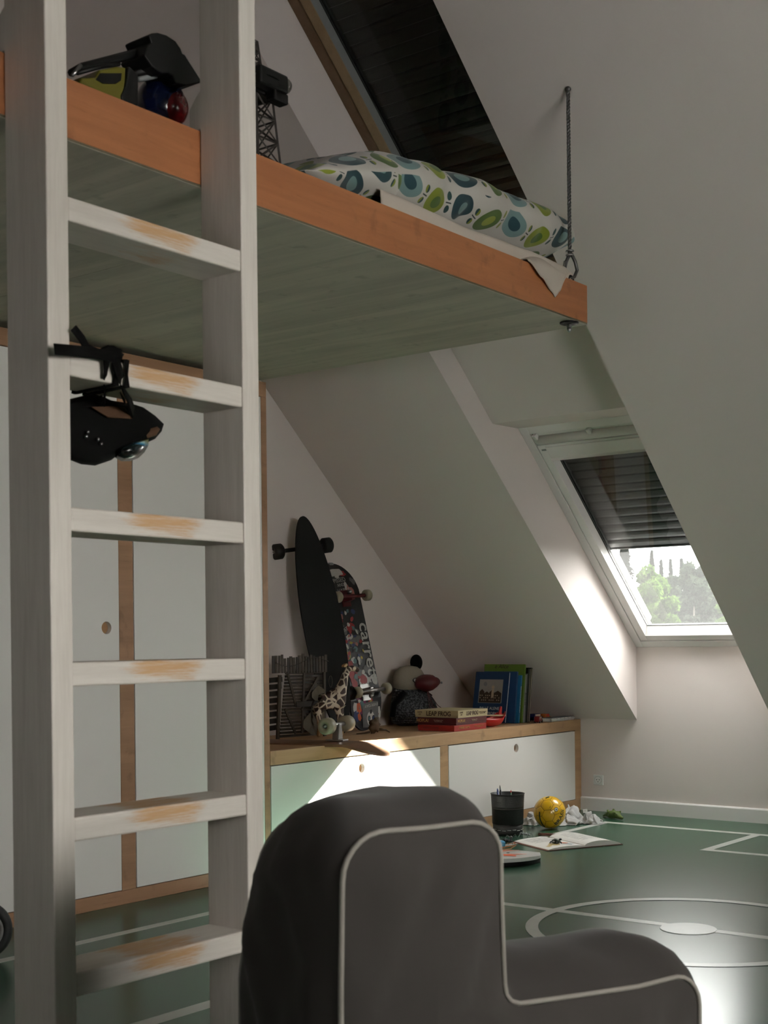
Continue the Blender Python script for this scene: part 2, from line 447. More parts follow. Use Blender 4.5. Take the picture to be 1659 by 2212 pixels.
def ring(mb, x0, x1, s0, s1, w, d0, d1, wb=None, wt=None):
    wb = w if wb is None else wb; wt = w if wt is None else wt
    sbox(mb, x0, x0 + w, s0, s1, d0, d1); sbox(mb, x1 - w, x1, s0, s1, d0, d1)
    sbox(mb, x0 + w, x1 - w, s0, s0 + wb, d0, d1); sbox(mb, x0 + w, x1 - w, s1 - wt, s1, d0, d1)
    return mb
def bevelring(mb, x0, x1, s0, s1, w, wb, d0, d1):
    # sloped inner bead from depth d0 (outer edge) to d1 (inner edge)
    o = [(x0, s0), (x1, s0), (x1, s1), (x0, s1)]; i = [(x0 + w, s0 + wb), (x1 - w, s0 + wb), (x1 - w, s1 - w), (x0 + w, s1 - w)]
    vs = [SP(x, s, d0) for x, s in o] + [SP(x, s, d1) for x, s in i] + [SP(x, s, d1 + .01) for x, s in o] + [SP(x, s, d1 + .01) for x, s in i]
    fs = []
    for k in range(4):
        k2 = (k + 1) % 4
        fs += [(k, k2, 4 + k2, 4 + k), (k, 8 + k, 8 + k2, k2), (8 + k, 12 + k, 12 + k2, 8 + k2), (4 + k, 4 + k2, 12 + k2, 12 + k)]
    return mb.add(vs, fs)
def roof_window(n, x0, x1, s0, s1, mf, ms, mbead, open_s, flap=True):
    fr = struct(ring(MB(), x0 + .001, x1 - .001, s0, s1, .042, .274, .350).build('window_%d' % n, mf, bevel=.002))
    gk = ring(MB(), x0 + .041, x1 - .041, s0 + .041, s1 - .041, .006, .290, .34).build('gasket', M_GASKET, fr)
    top = s1 - (.115 if flap else .05)
    ring(MB(), x0 + .046, x1 - .046, s0 + .047, top, .040, .277, .334, wb=.036).build('sash', ms, fr, bevel=.002)
    bevelring(MB(), x0 + .085, x1 - .085, s0 + .083, top - .036, .008, .030, .279, .318).build('glazing_bead', mbead, fr)
    sbox(MB(), x0 + .086, x1 - .086, s0 + .105, top - .058, .3235, .3265).build('glass', M_GLASS, fr)
    ring(MB(), x0 + .092, x1 - .092, s0 + .111, top - .063, .004, .318, .323).build('glass_seal', M_GASKET, fr)
    if flap:
        # ventilation flap: recessed trough, curved bar and triangular brackets
        sbox(MB(), x0 + .046, x1 - .046, s1 - .112, s1 - .043, .315, .345).build('flap_trough', ms, fr)
        bar = MB()
        bar.grid(lambda u, v: SP(x0 + .05 + (x1 - x0 - .10) * u, s1 - .095 + .026 * math.cos(PI * (v - .1)), .298 - .026 * math.sin(PI * v)), 2, 10)
        bar.build('flap_bar', ms, fr, solid=.004)
        sbox(MB(), x0 + .05, x1 - .05, s1 - .072, s1 - .046, .290, .296).build('flap_lip', ms, fr, bevel=.002)
        xx = x0 + .062
        for bx in (x0 + .062, x0 + .335, x1 - .062):
            q = [(s1 - .046, .262), (s1 - .052, .315), (s1 - .118, .300), (s1 - .112, .284)]
            MB().prism(q, lambda s, d: SP(bx - .010, s, d), lambda s, d: SP(bx + .010, s, d)).build('flap_bracket', ms, fr, bevel=.004)
        MB().prism([(top - .010, .272), (top - .075, .272), (top - .085, .262), (top - .088, .30), (top - .01, .30)],
                   lambda s, d: SP(x0 + .086, s, d), lambda s, d: SP(x1 - .086, s, d)).build('sash_top_rail', ms, fr, bevel=.004)
        sbox(MB(), x0 + .060, x0 + .082, top - .03, top - .022, .275, .279).build('type_plate', M_GREYAL, fr)
    # outside roller shutter: side rails carry slats
    ring(MB(), x0 + .040, x1 - .040, s0 + .040, top + .02, .046, .3505, .372, wb=.030).build('outer_casing', M_GASKET, fr)
    sh = MB(); sbox(sh, x0 + .050, x0 + .084, s0 + .09, top, .373, .40); sbox(sh, x1 - .084, x1 - .050, s0 + .09, top, .373, .40)
    sh = sh.build('shutter_rail', M_SHUT, fr)
    pitch = .0505; s = open_s
    prof = [(0, .010), (.006, .002), (.018, 0), (.034, 0), (.046, .003), (.0525, .010)]
    first = None; i = 0
    while s < top - .05:
        if first is None:
            mb = MB(); mb.prism(prof + [(p, d + .006) for p, d in prof[::-1]], lambda p, d: SP(x0 + .084, open_s + p, .358 + d), lambda p, d: SP(x1 - .084, open_s + p, .358 + d))
            first = mb.build('shutter_slat', M_SHUT, sh)
        else:
            c = first.copy(); COL.objects.link(c); c.parent = sh
            c.location = SP(0, i * pitch, 0) - SP(0, 0, 0)
        s += pitch; i += 1
    sbox(MB(), x0 + .086, x1 - .086, open_s - .006, open_s, .355, .375).build('shutter_end_bar', M_SHUT, sh)
    return fr
w1 = roof_window(1, NL, NR, .254, 1.743, M_FRAME, M_FRAME, M_FRAME, .882)
w2 = roof_window(2, NL, NR, 2.47, 4.35, M_WFRAME, M_WFRAME2, M_GREYAL, 2.575, flap=False)
w3 = roof_window(3, N2L, N2R, .254, 1.743, M_FRAME, M_FRAME, M_FRAME, .42)
# window in the right gable
mb = MB()
for (a, b, c, d) in ((WY0, WY0 + .05, WZ0, WZ1), (WY1 - .05, WY1, WZ0, WZ1), (WY0, WY1, WZ0, WZ0 + .05), (WY0, WY1, WZ1 - .05, WZ1), (1.775, 1.825, WZ0, WZ1)):
    mb.box(XR + .06, XR + .12, a, b, c, d)
w4 = struct(mb.build('window_4', M_FRAME))
MB().box(XR + .088, XR + .092, WY0 + .05, WY1 - .05, WZ0 + .05, WZ1 - .05).build('glass', M_GLASS, w4)

# ------------------------------------------------------------------ cabinets
def door_mesh(y0, y1, z0, z1, hy, hz, hr, x, t):
    """flat door in the plane X=x with a round finger hole, thickness t towards -X"""
    mb = MB(); n = 32
    circ = [(hy + hr * math.cos(2 * PI * i / n), hz + hr * math.sin(2 * PI * i / n)) for i in range(n)]
    outer = []
    for i in range(n):
        a = 2 * PI * i / n; c, s_ = math.cos(a), math.sin(a)
        ts = []
        if c > 1e-9: ts.append((y1 - hy) / c)
        if c < -1e-9: ts.append((y0 - hy) / c)
        if s_ > 1e-9: ts.append((z1 - hz) / s_)
        if s_ < -1e-9: ts.append((z0 - hz) / s_)
        tt = min(ts); outer.append((hy + c * tt, hz + s_ * tt))
    corners = [(y1, z1), (y0, z1), (y0, z0), (y1, z0)]
    poly_ang = lambda p: math.atan2(p[1] - hz, p[0] - hy) % (2 * PI)
    for xx in (x, x - t):
        vs = [(xx, *p) for p in circ] + [(xx, *p) for p in outer]; fs = []
        for c in corners: vs.append((xx, *c))
        for i in range(n):
            j = (i + 1) % n; a0 = 2 * PI * i / n; a1 = 2 * PI * (i + 1) / n
            extra = [2 * n + k for k, c in enumerate(corners) if a0 < poly_ang(c) - 1e-9 and poly_ang(c) < a1 - 1e-9]
            fs.append(tuple([i, n + i] + extra + [n + j, j]))
        mb.add(vs, fs)
    for i in range(n):
        j = (i + 1) % n
        mb.add([(x, *circ[i]), (x, *circ[j]), (x - t, *circ[j]), (x - t, *circ[i])], [(0, 1, 2, 3)], True)
    for i in range(4):
        j = (i + 1) % 4
        mb.add([(x, *corners[i]), (x, *corners[j]), (x - t, *corners[j]), (x - t, *corners[i])], [(0, 1, 2, 3)])
    return mb
def add_door(parent, y0, y1, z0, z1, hy, hz, hr, name='door'):
    g = .003
    d = door_mesh(y0 + g, y1 - g, z0 + g, z1 - g, hy, hz, hr, XC + .0005, .018).build(name, M_DOOR, parent)
    MB().box(XC - .024, XC - .0195, hy - .04, hy + .04, hz - .04, hz + .04).build('finger_hole_backing', M_PLY, d)
    return d
# tall cabinet
tc = thing('tall_cabinet', 'tall built-in cabinet with white doors in plywood frame under the bed', 'cabinet', (-3.92, 2.6, 0))
TY0, TY1, TZ = 1.25, 3.935, 1.911
MB().box(XG, XC - .03, TY0, TY1 - .018, 0, TZ - .018).build('carcass', M_GASKET, tc)
MB().box(XC - .03, XC, TY0, TY1, 0, .048).build('plinth_rail', M_PLYV, tc, bevel=.0015)
MB().box(XC - .03, XC, TY0, TY1, 1.853, TZ).build('top_rail', M_PLYV, tc, bevel=.0015)
for a, b in ((1.25, 1.27), (1.907, 1.971), (2.542 - .0, 2.606), (3.178, 3.242), (3.905, 3.935)):
    MB().box(XC - .03, XC - .0002, a, b, .0482, 1.8528).build('upright', M_PLYV, tc, bevel=.0015)
MB().box(XG, XC - .03, TY1 - .018, TY1, 0, TZ).build('end_panel', M_PLYV, tc)
MB().box(XG, XC - .03, TY0, TY1 - .018, TZ - .018, TZ).build('top_panel', M_PLYV, tc)
add_door(tc, 1.971, 2.542, .048, 1.853, 2.03, .956, .0215)
add_door(tc, 2.606, 3.178, .048, 1.853, 3.119, .956, .0215)
add_door(tc, 3.242, 3.905, .048, 1.853, 3.83, .956, .0215)
# low cabinet
lc = thing('low_cabinet', 'long low plywood cabinet with two white flap doors against the gable wall', 'cabinet', (-3.92, 5.14, 0))
LZ = .477; LY0, LY1 = TY1 + .002, YK - .002
MB().box(XG, XC - .03, LY0, LY1, 0, .42).build('carcass', M_GASKET, lc)
MB().box(XG, XC, LY0, LY1, .421, LZ).build('top_panel', M_PLY, lc, bevel=.0015)
MB().box(XC - .03, XC, LY0, LY1, 0, .058).build('plinth_rail', M_PLY, lc, bevel=.0015)
for a, b in ((5.074, 5.137), (6.291, LY1)):
    MB().box(XC - .03, XC - .0002, a, b, .0582, .4208).build('upright', M_PLY, lc, bevel=.0015)
add_door(lc, LY0, 5.074, .058, .420, 4.503, .366, .0205)
add_door(lc, 5.137, 6.291, .058, .420, 5.716, .368, .0205)

# ------------------------------------------------------------------ bed platform
BX, BY1, BZ0, BZ1 = -2.218, 3.965, 1.93, 2.058
bed = thing('loft_bed_platform', 'suspended plywood loft bed platform with orange-brown edge board', 'bed', (-3.2, 2.6, BZ0))
BY0 = 0.75
MB().box(XG + .002, BX - .001, BY0, 2.512, BZ0, BZ0 + .018).build('underside_sheet', M_UNDER, bed)
MB().box(XG + .002, BX - .001, 2.514, BY1 - .001, BZ0, BZ0 + .018).build('underside_sheet', M_UNDER, bed)
MB().box(BX - .0015, BX - .0002, BY0, BY1 - .002, BZ0 + .001, BZ0 + .0055).build('ply_edge', M_PLYEDGE, bed)
MB().box(BX - .022, BX, BY0, BY1, BZ0 + .006, BZ1).build('edge_board', M_BOARD, bed, bevel=.001)
MB().box(XG + .002, BX - .022, BY1 - .022, BY1, BZ0 + .018, BZ1).build('end_board', M_BOARD, bed, bevel=.001)
MB().box(XG + .002, BX - .022, BY0, BY0 + .022, BZ0 + .018, BZ1).build('end_board', M_BOARD, bed, bevel=.001)
# suspension cable
CX, CY = -2.240, 3.893
cb = thing('steel_cable_hanger', 'twisted steel cable with hook holding up the corner of the bed', 'cable', (CX, CY, BZ1))
zt = 2.690
for ph in range(3):
    pts = [(CX + .0034 * math.cos(z * 190 + ph * 2 * PI / 3), CY + .0034 * math.sin(z * 190 + ph * 2 * PI / 3), z) for z in [2.150 + (zt - 2.150) * i / 170 for i in range(171)]]
    MB().tube(pts, .0033, 5).build('cable_strand', M_DARKSTEEL, cb)
MB().ball((CX, CY, zt - .004), (.010, .010, .009)).build('ceiling_anchor', M_DARKSTEEL, cb)
loop = [(CX + .006, CY + .0, 2.150), (CX + .012, CY + .014, 2.125), (CX + .014, CY + .022, 2.100), (CX + .008, CY + .014, 2.078), (CX, CY, 2.071), (CX - .006, CY - .014, 2.078), (CX - .010, CY - .018, 2.096), (CX - .008, CY - .010, 2.125), (CX, CY - .002, 2.150)]
MB().tube(loop, .0055, 8).build('cable_loop', M_DARKSTEEL, cb)
MB().tube([(CX - .014, CY - .020, 2.086), (CX - .010, CY - .014, 2.126)], .0045, 8).build('thimble', M_STEEL, cb)
for dz in (2.146, 2.160):
    MB().tube([(CX + .011 * math.cos(a), CY + .011 * math.sin(a), dz) for a in [2 * PI * i / 14 for i in range(14)]], .0032, 6, closed=True).build('cable_clamp', M_STEEL, cb)
MB().tube([(CX + .000, CY + .014 * math.cos(a), 2.064 + .014 * math.sin(a)) for a in [2 * PI * i / 16 for i in range(16)]], .006, 8, closed=True).build('eye_bolt', M_BLACK, cb)
T0 = Matrix.Translation((CX - .004, CY - .002, 0))
MB().lathe([(.031, 1.9285), (.031, 1.925), (.024, 1.922), (.010, 1.921)], 24, T=T0).build('washer', M_BLACK, cb)
MB().lathe([(.0095, 1.922), (.0095, 1.912)], 6, T=T0, smooth=False).build('nut', M_STEEL, cb)
MB().lathe([(.0075, 1.912), (.0075, 1.902), (.004, 1.897), (0, 1.896)], 12, T=T0).build('dome_nut', M_STEEL, cb)

# ------------------------------------------------------------------ ladder
LF, LB = -2.092, -2.2165
ld = thing('loft_ladder', 'whitewashed wooden ladder with worn rungs leaning upright on the bed edge', 'ladder', (-2.155, 1.96, 0))
for y0, y1 in ((1.667, 1.719), (2.199, 2.251)):
    zt_ = 3.3
    poly = [(LF, 0), (LF, zt_), (LB, zt_), (LB, 2.148), (LB - .014, 2.136), (LB - .034, 2.112), (LB - .034, 2.061), (LB, 2.061), (LB, 0)]
    MB().prism(poly, lambda x, z: (x, y0, z), lambda x, z: (x, y1, z)).build('stile', M_STILE, ld, bevel=.0025)
r0 = None
for i in range(6):
    z = .266 + .2997 * i - .023
    og = ((LF + LB) / 2 - .001, 1.959, z)
    if r0 is None:
        mb = MB(); mb.box(-.0605, .0615, -.2400, .2400, -.0235, .0235)
        mb.v = [v + Vector(og) for v in mb.v]
        r0 = mb.build('rung', M_RUNG, ld, bevel=.004, origin=og)
    else:
        c = r0.copy(); COL.objects.link(c); c.parent = ld
        c.location = Vector(og) - Vector(ld.location)


# ------------------------------------------------------------------ duvet, sheet
def duvet_mat():
    t = NT('duvet_print')
    uv = t.n('ShaderNodeUVMap'); uv.uv_map = 'UVMap'
    u, v, _ = t.xyz(uv.outputs[0])
    nz = t.noise(uv.outputs[0], 9, 2) - 0.5
    u = u / 0.142 + nz * 0.10; v = v / 0.112
    row = v.floor(); uu = u + row.mod(2.0) * 0.5
    cell = uu.floor(); fx = uu.frac() - 0.5; fy = v.frac() - 0.5
    d = (fx * fx + fy * fy * (1.0 + fx * 0.6)).sqrt()
    var = (cell + row * 3.0).mod(4.0)
    base = (0.50, 0.47, 0.425, 1)
    outer = t.ramp(var / 4.0 + 0.02, [(0, (0.20, 0.24, 0.012)), (0.25, (0.012, 0.045, 0.055)), (0.5, (0.07, 0.13, 0.018)), (0.75, (0.15, 0.24, 0.235))], 'CONSTANT')
    inner = t.ramp(var / 4.0 + 0.02, [(0, (0.06, 0.12, 0.012)), (0.25, (0.15, 0.25, 0.24)), (0.5, (0.26, 0.30, 0.03)), (0.75, (0.012, 0.055, 0.07))], 'CONSTANT')
    # small paired leaves between the fruits
    gx = fx.abs() - 0.5
    e1 = (gx * gx * 120.0 + ((fy.abs() - 0.17) * (fy.abs() - 0.17)) * 38.0).lt(0.42)
    e2 = ((gx + 0.0) * gx * 60.0).lt(0.30) * (fy.abs().lt(0.018))
    lc = t.ramp(var / 4.0 + 0.02, [(0, (0.012, 0.05, 0.05)), (0.5, (0.20, 0.23, 0.02))], 'CONSTANT')
    col = t.mix(e1, base, lc); col = t.mix(e2, col, (0.03, 0.04, 0.04, 1))
    col = t.mix(d.lt(0.37), col, outer); col = t.mix(d.lt(0.175), col, inner)
    w = t.noise(t.coord('Object'), 500, 2)
    t.bsdf(col, 0.85, bump=w, bstr=0.1, bdist=0.0005, sheen=0.2)
    return t.m
M_DUVET = duvet_mat()
M_SHEET = plain('beige_cotton', (0.56, 0.49, 0.415), 0.9, scale=14, bstr=0.1)

def lerp(a, b, t): return a + (b - a) * t
def interp(tab, x):
    if x <= tab[0][0]: return tab[0][1]
    for (a, va), (b, vb) in zip(tab, tab[1:]):
        if x <= b:
            t = (x - a) / (b - a); t = t * t * (3 - 2 * t); return lerp(va, vb, t)
    return tab[-1][1]
# mattress under the duvet
MB().box(-4.14, -2.262, 2.98, 3.900, 1.950, 2.056).build('mattress', M_SHEET, None)
mt = bpy.data.objects['mattress']; tag(mt, 'thin mattress lying on the bed platform under the patterned duvet', 'mattress')
mt.modifiers.new('bevel', 'BEVEL').width = .02

# crumpled duvet: closed pillow-like surface
ztop = [(2.60, 2.105), (2.70, 2.150), (2.83, 2.215), (2.96, 2.265), (3.10, 2.302), (3.26, 2.326), (3.46, 2.342), (3.67, 2.346), (3.90, 2.350), (4.05, 2.330)]
zlow = [(2.58, 2.062), (2.98, 2.062), (3.04, 2.105), (3.10, 2.108), (3.28, 2.104), (3.42, 2.122), (3.55, 2.126), (3.76, 2.132), (3.90, 2.150), (4.05, 2.175)]
YA, YBB = 2.585, 4.055
def duv(u, v):
    y = lerp(YA, YBB, u)
    zt = interp(ztop, y); zl = interp(zlow, y)
    # taper at the two ends
    e = min(1, (u / 0.06)) ** 0.5 if u < .06 else (min(1, (1 - u) / .05) ** 0.5 if u > .95 else 1)
    zt = lerp((zt + zl) / 2, zt, e); zl = lerp((zt + zl) / 2, zl, e)
    a = 2 * PI * v
    xc_, hw = -2.80, 0.545
    ca, sa = math.cos(a), math.sin(a)
    px = abs(ca) ** 0.5 * (1 if ca > 0 else -1); pz = abs(sa) ** 0.85 * (1 if sa > 0 else -1)
    x = xc_ + hw * px
    zm = (zt + zl) / 2
    z = zm + (zt - zm) * pz * (1.0 + 0.12 * (1 - abs(px)))
    p = Vector((x, y, z))
    # pleats on the front
    fr_ = max(0.0, ca)
    k = noise.noise(Vector((y * 5.0, z * 7, 1.3))) * .026 + noise.noise(Vector((y * 14.0, z * 11, 4.3))) * .012
    crease = 0
    for yc, zc, wd, am in ((3.055, 2.15, .035, .045), (3.40, 2.16, .028, .042), (3.29, 2.19, .05, .018), (3.62, 2.17, .045, .025), (3.80, 2.20, .03, .020)):
        crease += am * math.exp(-((y - yc) / wd) ** 2 - ((z - zc) / .045) ** 2)
    p.x += fr_ * (k - crease) - .012
    p.z += (noise.noise(Vector((x * 4, y * 4, 9))) * .014 + noise.noise(Vector((x * 11, y * 11, 3))) * .006) * (1 if sa > 0 else 0) * e
    if y > 3.9: p.x -= (y - 3.9) * .15
    if y < 3.03: p.x += fr_ * .034 * min(1, (3.03 - y) / .05)
    return p
NU, NV = 130, 72
mb = MB()
vs = []; uvs = []
for i in range(NU):
    acc = 0; prev = None
    for j in range(NV):
        p = duv(i / (NU - 1), j / NV); vs.append(p)
        if prev is not None: acc += (p - prev).length
        prev = p; uvs.append((i / (NU - 1) * (YBB - YA), acc))
fs = []
for i in range(NU - 1):
    for j in range(NV):
        a = i * NV + j; b = (i + 1) * NV + j; a2 = i * NV + (j + 1) % NV; b2 = (i + 1) * NV + (j + 1) % NV
        fs.append((a, b, b2, a2))
mb.add(vs, fs + [tuple(range(NV)), tuple((NU - 1) * NV + j for j in range(NV))[::-1]], True)
me = bpy.data.meshes.new('duvet'); og = Vector((-2.8, 3.3, 2.07))
me.from_pydata([tuple(v - og) for v in mb.v], [], mb.f); me.materials.append(M_DUVET)
uvl = me.uv_layers.new(name='UVMap')
for p in me.polygons:
    p.use_smooth = True
    js = [me.loops[li].vertex_index % NV for li in p.loop_indices]
    wrap = (0 in js and NV - 1 in js)
    for li in p.loop_indices:
        vi = me.loops[li].vertex_index; uu_, vv_ = uvs[vi]
        if wrap and vi % NV == 0: vv_ = uvs[vi + NV - 1][1] + .012
        uvl.data[li].uv = (uu_, vv_)
dv = bpy.data.objects.new('duvet', me); COL.objects.link(dv); dv.location = og
tag(dv, 'crumpled white duvet with green and teal apple-like print on the bed', 'duvet')
md = dv.modifiers.new('sub', 'SUBSURF'); md.levels = 1; md.render_levels = 1
# beige sheet: hangs over the mattress edge, one corner over the board
mb = MB()
def sheet(u, v):
    y = lerp(2.89, 3.915, u)
    path = [(-2.34, 2.098), (-2.275, 2.112), (-2.232, 2.100), (-2.206, 2.066), (-2.200, 2.052)]
    f = v * 4; k = min(3, int(f)); t = f - k
    x = lerp(path[k][0], path[k + 1][0], t); z = lerp(path[k][1], path[k + 1][1], t)
    hang = max(0, 1 - abs((y - 3.74) / .16)) if 3.58 < y < 3.90 else 0
    if v > .75: z -= (v - .75) * 4 * (hang * .062); x += hang * .002
    z += noise.noise(Vector((y * 6, v * 2, 2))) * .005 * (1 - v) + .008 * math.sin(y * 9) * (1 - v)
    if y > 3.86: z -= (y - 3.86) * .25
    x += noise.noise(Vector((y * 9, v * 3, 7))) * .004 * (1 if v < .9 else 0)
    return Vector((x, y, z))
# only the band from under the duvet to the board's back face, plus the flap
mb.grid(lambda u, v: (lambda p: Vector((min(p.x, -2.2405 + .004 * v), p.y, max(p.z, 2.062))))(sheet(u, v * .8)), 90, 14)
sh = solo(mb, 'bed_sheet', M_SHEET, 'beige cotton sheet showing between the duvet and the bed edge board', 'sheet', solid=.002)
mb = MB()
fl_y = [3.580, 3.655, 3.735, 3.752, 3.770, 3.800, 3.812]
fl_z = [2.058, 2.020, 1.992, 1.978, 1.996, 2.040, 2.060]
N_ = 26
def flap(u, v):
    y = lerp(3.585, 3.815, u)
    zl = interp(list(zip(fl_y, fl_z)), y)
    top = Vector((-2.242, y, 2.066 + .03 * math.sin(PI * u) * 1.0))
    if v < .35:
        t = v / .35; return Vector((lerp(-2.242, -2.2125, t), y, lerp(top.z, 2.064, t * t)))
    t = (v - .35) / .65
    return Vector((-2.2115 + .006 * math.sin(u * 7) * t + .004 * t, y + t * .0, lerp(2.064, zl, t)))
mb.grid(flap, N_, 12)
hem = MB().tube([Vector(flap(i / 25, 1.0)) + Vector((.001, 0, .004)) for i in range(26)], .0022, 5, up=(1, 0, 0))
fo = mb.build('sheet_corner', M_SHEET, sh, solid=.002); hem.build('hem', M_SHEET, fo)

# ------------------------------------------------------------------ toys on the bed platform
ZB = BZ0 + .018
# lattice tower toy
tw = thing('lattice_tower_model', 'dark lattice iron tower model standing on the bed edge beside the duvet', 'model tower', (-2.36, 2.575, ZB))
M_TOW = plain('dark_bronze', (0.035, 0.027, 0.022), 0.6)
def lattice(mb, c0, c1, h0, h1, z0, z1, n, r):
    cs = [(-1, -1), (1, -1), (1, 1), (-1, 1)]
    P = lambda k, t: Vector((lerp(c0[0], c1[0], t) + cs[k][0] * lerp(h0, h1, t), lerp(c0[1], c1[1], t) + cs[k][1] * lerp(h0, h1, t), lerp(z0, z1, t)))
    for k in range(4):
        mb.tube([P(k, 0), P(k, 1)], r * 1.4, 4, smooth=False)
        for i in range(n):
            a, b = i / n, (i + 1) / n
            mb.tube([P(k, a), P((k + 1) % 4, b)], r, 4, smooth=False); mb.tube([P((k + 1) % 4, a), P(k, b)], r, 4, smooth=False)
            mb.tube([P(k, b), P((k + 1) % 4, b)], r, 4, smooth=False)
    return mb
tx, ty = -2.385, 2.575
lattice(MB(), (tx, ty), (tx, ty - .010), .052, .030, ZB, 2.285, 6, .0028).build('lower_lattice', M_TOW, tw)
MB().box(tx - .040, tx + .040, ty - .062, ty + .030, 2.283, 2.300).build('platform', M_BLACK, tw, bevel=.003)
lattice(MB(), (tx, ty - .020), (tx, ty - .028), .022, .013, 2.300, 2.425, 5, .0022).build('upper_lattice', M_TOW, tw)
MB().box(tx - .014, tx + .014, ty - .042, ty - .014, 2.398, 2.422).build('top_cabin', M_TOW, tw, bevel=.001)
# black headlamp hanging on the tower
hl = thing('headlamp', 'black headlamp strapped round the dark tower model beside the duvet', 'lamp', (tx + .045, ty - .01, 2.30))
MB().box(tx + .042, tx + .078, ty - .075, ty + .030, 2.288, 2.334).build('body', M_BLACK, hl, bevel=.006)
MB().box(tx + .042, tx + .074, ty - .02, ty + .034, 2.262, 2.290).build('battery_box', M_BLACK, hl, bevel=.005)
Tl = frame(Vector((tx + .060, ty + .030, 2.314)), (0, 0, 1), (1, 0, 0))
MB().lathe([(.019, 0), (.020, .006), (.017, .013), (.008, .019), (0, .020)], 18, T=Tl).build('lens', plain('smoky_lens', (.11, .10, .09), .15), hl)
MB().tube([(tx + .060 + .036 * math.cos(a) - .02, ty - .03 + .05 * math.sin(a), 2.312) for a in [2 * PI * i / 24 for i in range(24)]], .007, 6, closed=True, flat=.3).build('strap', M_BLACKF, hl)
# excavator toy
ex = thing('toy_excavator', 'yellow toy excavator with black boom and raised bucket on the bed', 'toy excavator', (-2.40, 2.0, ZB))
EX = lambda zx, zy, x=-2.335: ONX(130 + zx / 5.027, 50 + zy / 5.027, x)
def exprism(poly, xa, xb, name, mat, bv=.003):
    q = [EX(*p) for p in poly]
    MB().prism([(v.y, v.z) for v in q], lambda y, z: (xa, y, z), lambda y, z: (xb, y, z)).build(name, mat, ex, bevel=bv)
exprism([(200, 700), (230, 590), (385, 590), (430, 505), (620, 468), (715, 480), (708, 640), (690, 760), (640, 900), (400, 900)], -2.335, -2.43, 'cab', plain('dull_yellow', (.13, .115, .010), .45), .004)
exprism([(430, 545), (665, 545), (655, 625), (600, 660), (460, 660), (385, 615)], -2.3335, -2.4315, 'window', M_BLACK, 0)
exprism([(740, 465), (790, 510), (842, 560), (845, 900), (690, 900), (650, 790), (700, 690)], -2.332, -2.435, 'counterweight', M_BLACK, .004)
MB().tube([EX(110, 545, -2.36), EX(235, 478, -2.36), EX(500, 415, -2.36), EX(870, 315, -2.36)], [.008, .009, .010, .010], 6).build('boom', M_BLACK, ex)
MB().tube([EX(130, 570, -2.352), EX(225, 455, -2.352)], .0045, 6).build('hydraulic_ram', M_STEEL, ex)
MB().tube([EX(180, 540, -2.352), EX(440, 470, -2.352), EX(640, 440, -2.352)], .0055, 6).build('lower_boom', M_BLACK, ex)
MB().tube([EX(800, 545, -2.36), EX(930, 515, -2.36), EX(1100, 525, -2.36)], [.010, .011, .014], 6).build('stick', M_BLACK, ex)
MB().tube([EX(845, 610, -2.36), EX(1050, 570, -2.36)], .0065, 8).build('piston', M_GREYAL, ex)
exprism([(905, 155), (950, 130), (1010, 124), (1100, 150), (1200, 215), (1255, 295), (1275, 350), (1300, 362), (1490, 660), (1310, 695), (1205, 672), (1170, 590), (1120, 560), (1050, 560), (940, 490), (860, 370), (890, 260), (935, 225)], -2.318, -2.400, 'bucket', M_BLACK)
for k in range(2):
    MB().prism([(1.90, 1.95), (1.88, 1.985), (1.90, 2.02), (2.07, 2.02), (2.09, 1.985), (2.07, 1.95)], lambda y, z: (-2.33 - k * .09, y, z), lambda y, z: (-2.30 - k * .09 - .04, y, z)).build('track', M_BLACK, ex, bevel=.006)
# red and blue helmet
hm = thing('red_and_blue_helmet', 'glossy red and dark blue child helmet behind the toy excavator', 'helmet', (-2.40, 2.24, ZB))
hc = EX(1090, 900, -2.40)
MB().ball(hc, (.062, .060, .066), 28, 16).build('shell', plain('dark_blue_gloss', (.005, .009, .030), .22, coat=.6), hm)
rc = hc + Vector((.022, .006, -.008)); RR = (.047, .046, .046)
MB().ball(rc, RR, 24, 14).build('red_panel', plain('red_gloss', (.17, .006, .008), .22, coat=.6), hm)
pts = [(-.012, .022), (-.008, .010), (-.014, .006), (-.002, .010), (-.010, -.002), (.004, .004), (-.004, -.014), (.010, -.018), (.012, -.010)]
def onred(y, z):
    q = max(0.0, 1 - (y / RR[1]) ** 2 - (z / RR[2]) ** 2); return rc + Vector((RR[0] * math.sqrt(q) + .0005, y, z))
MB().tube([onred(a_, b_ + .012) for a_, b_ in pts], .0007, 4).build('white_scrawl', plain('pale_pink_print', (.5, .32, .30), .5), hm)

# ------------------------------------------------------------------ goggles hanging on the second rung
M_LENS = None
t = NT('iridescent_lens_glint'); lw = t.n('ShaderNodeLayerWeight'); lw.inputs[0].default_value = .35
x_, y_, z_ = t.xyz(t.coord('Object'))
c_ = t.ramp((z_ * 34.0 + 0.66), [(0, (0.004, 0.006, 0.006)), (.45, (0.01, 0.03, 0.035)), (.60, (0.05, 0.28, 0.50)), (.75, (0.45, 0.75, 0.80)), (1, (0.75, 0.80, 0.35))])  # cyan-white reflection at the lens top is painted into this ramp
t.bsdf(c_, 0.2, spec=0.5, coat=.4, coat_rough=0.03); M_LENS = t.m
M_BROWN = plain('brown_padding', (0.075, 0.032, 0.010), .8)
gg = thing('ski_goggles', 'black helmet bag with iridescent goggle lens hanging by straps from the second rung', 'goggles', (-2.06, 1.80, 1.20))
gx = -2.31
G = lambda px, py, dx=0.0: ONX(px, py, gx + dx)
body = [(150, 862), (200, 850), (222, 856), (240, 865), (285, 872), (310, 880), (335, 898), (354, 916), (349, 932), (335, 948), (318, 956), (300, 962), (275, 975), (252, 985), (240, 994), (205, 1006), (175, 1003), (152, 994), (128, 975), (118, 930), (128, 880)]
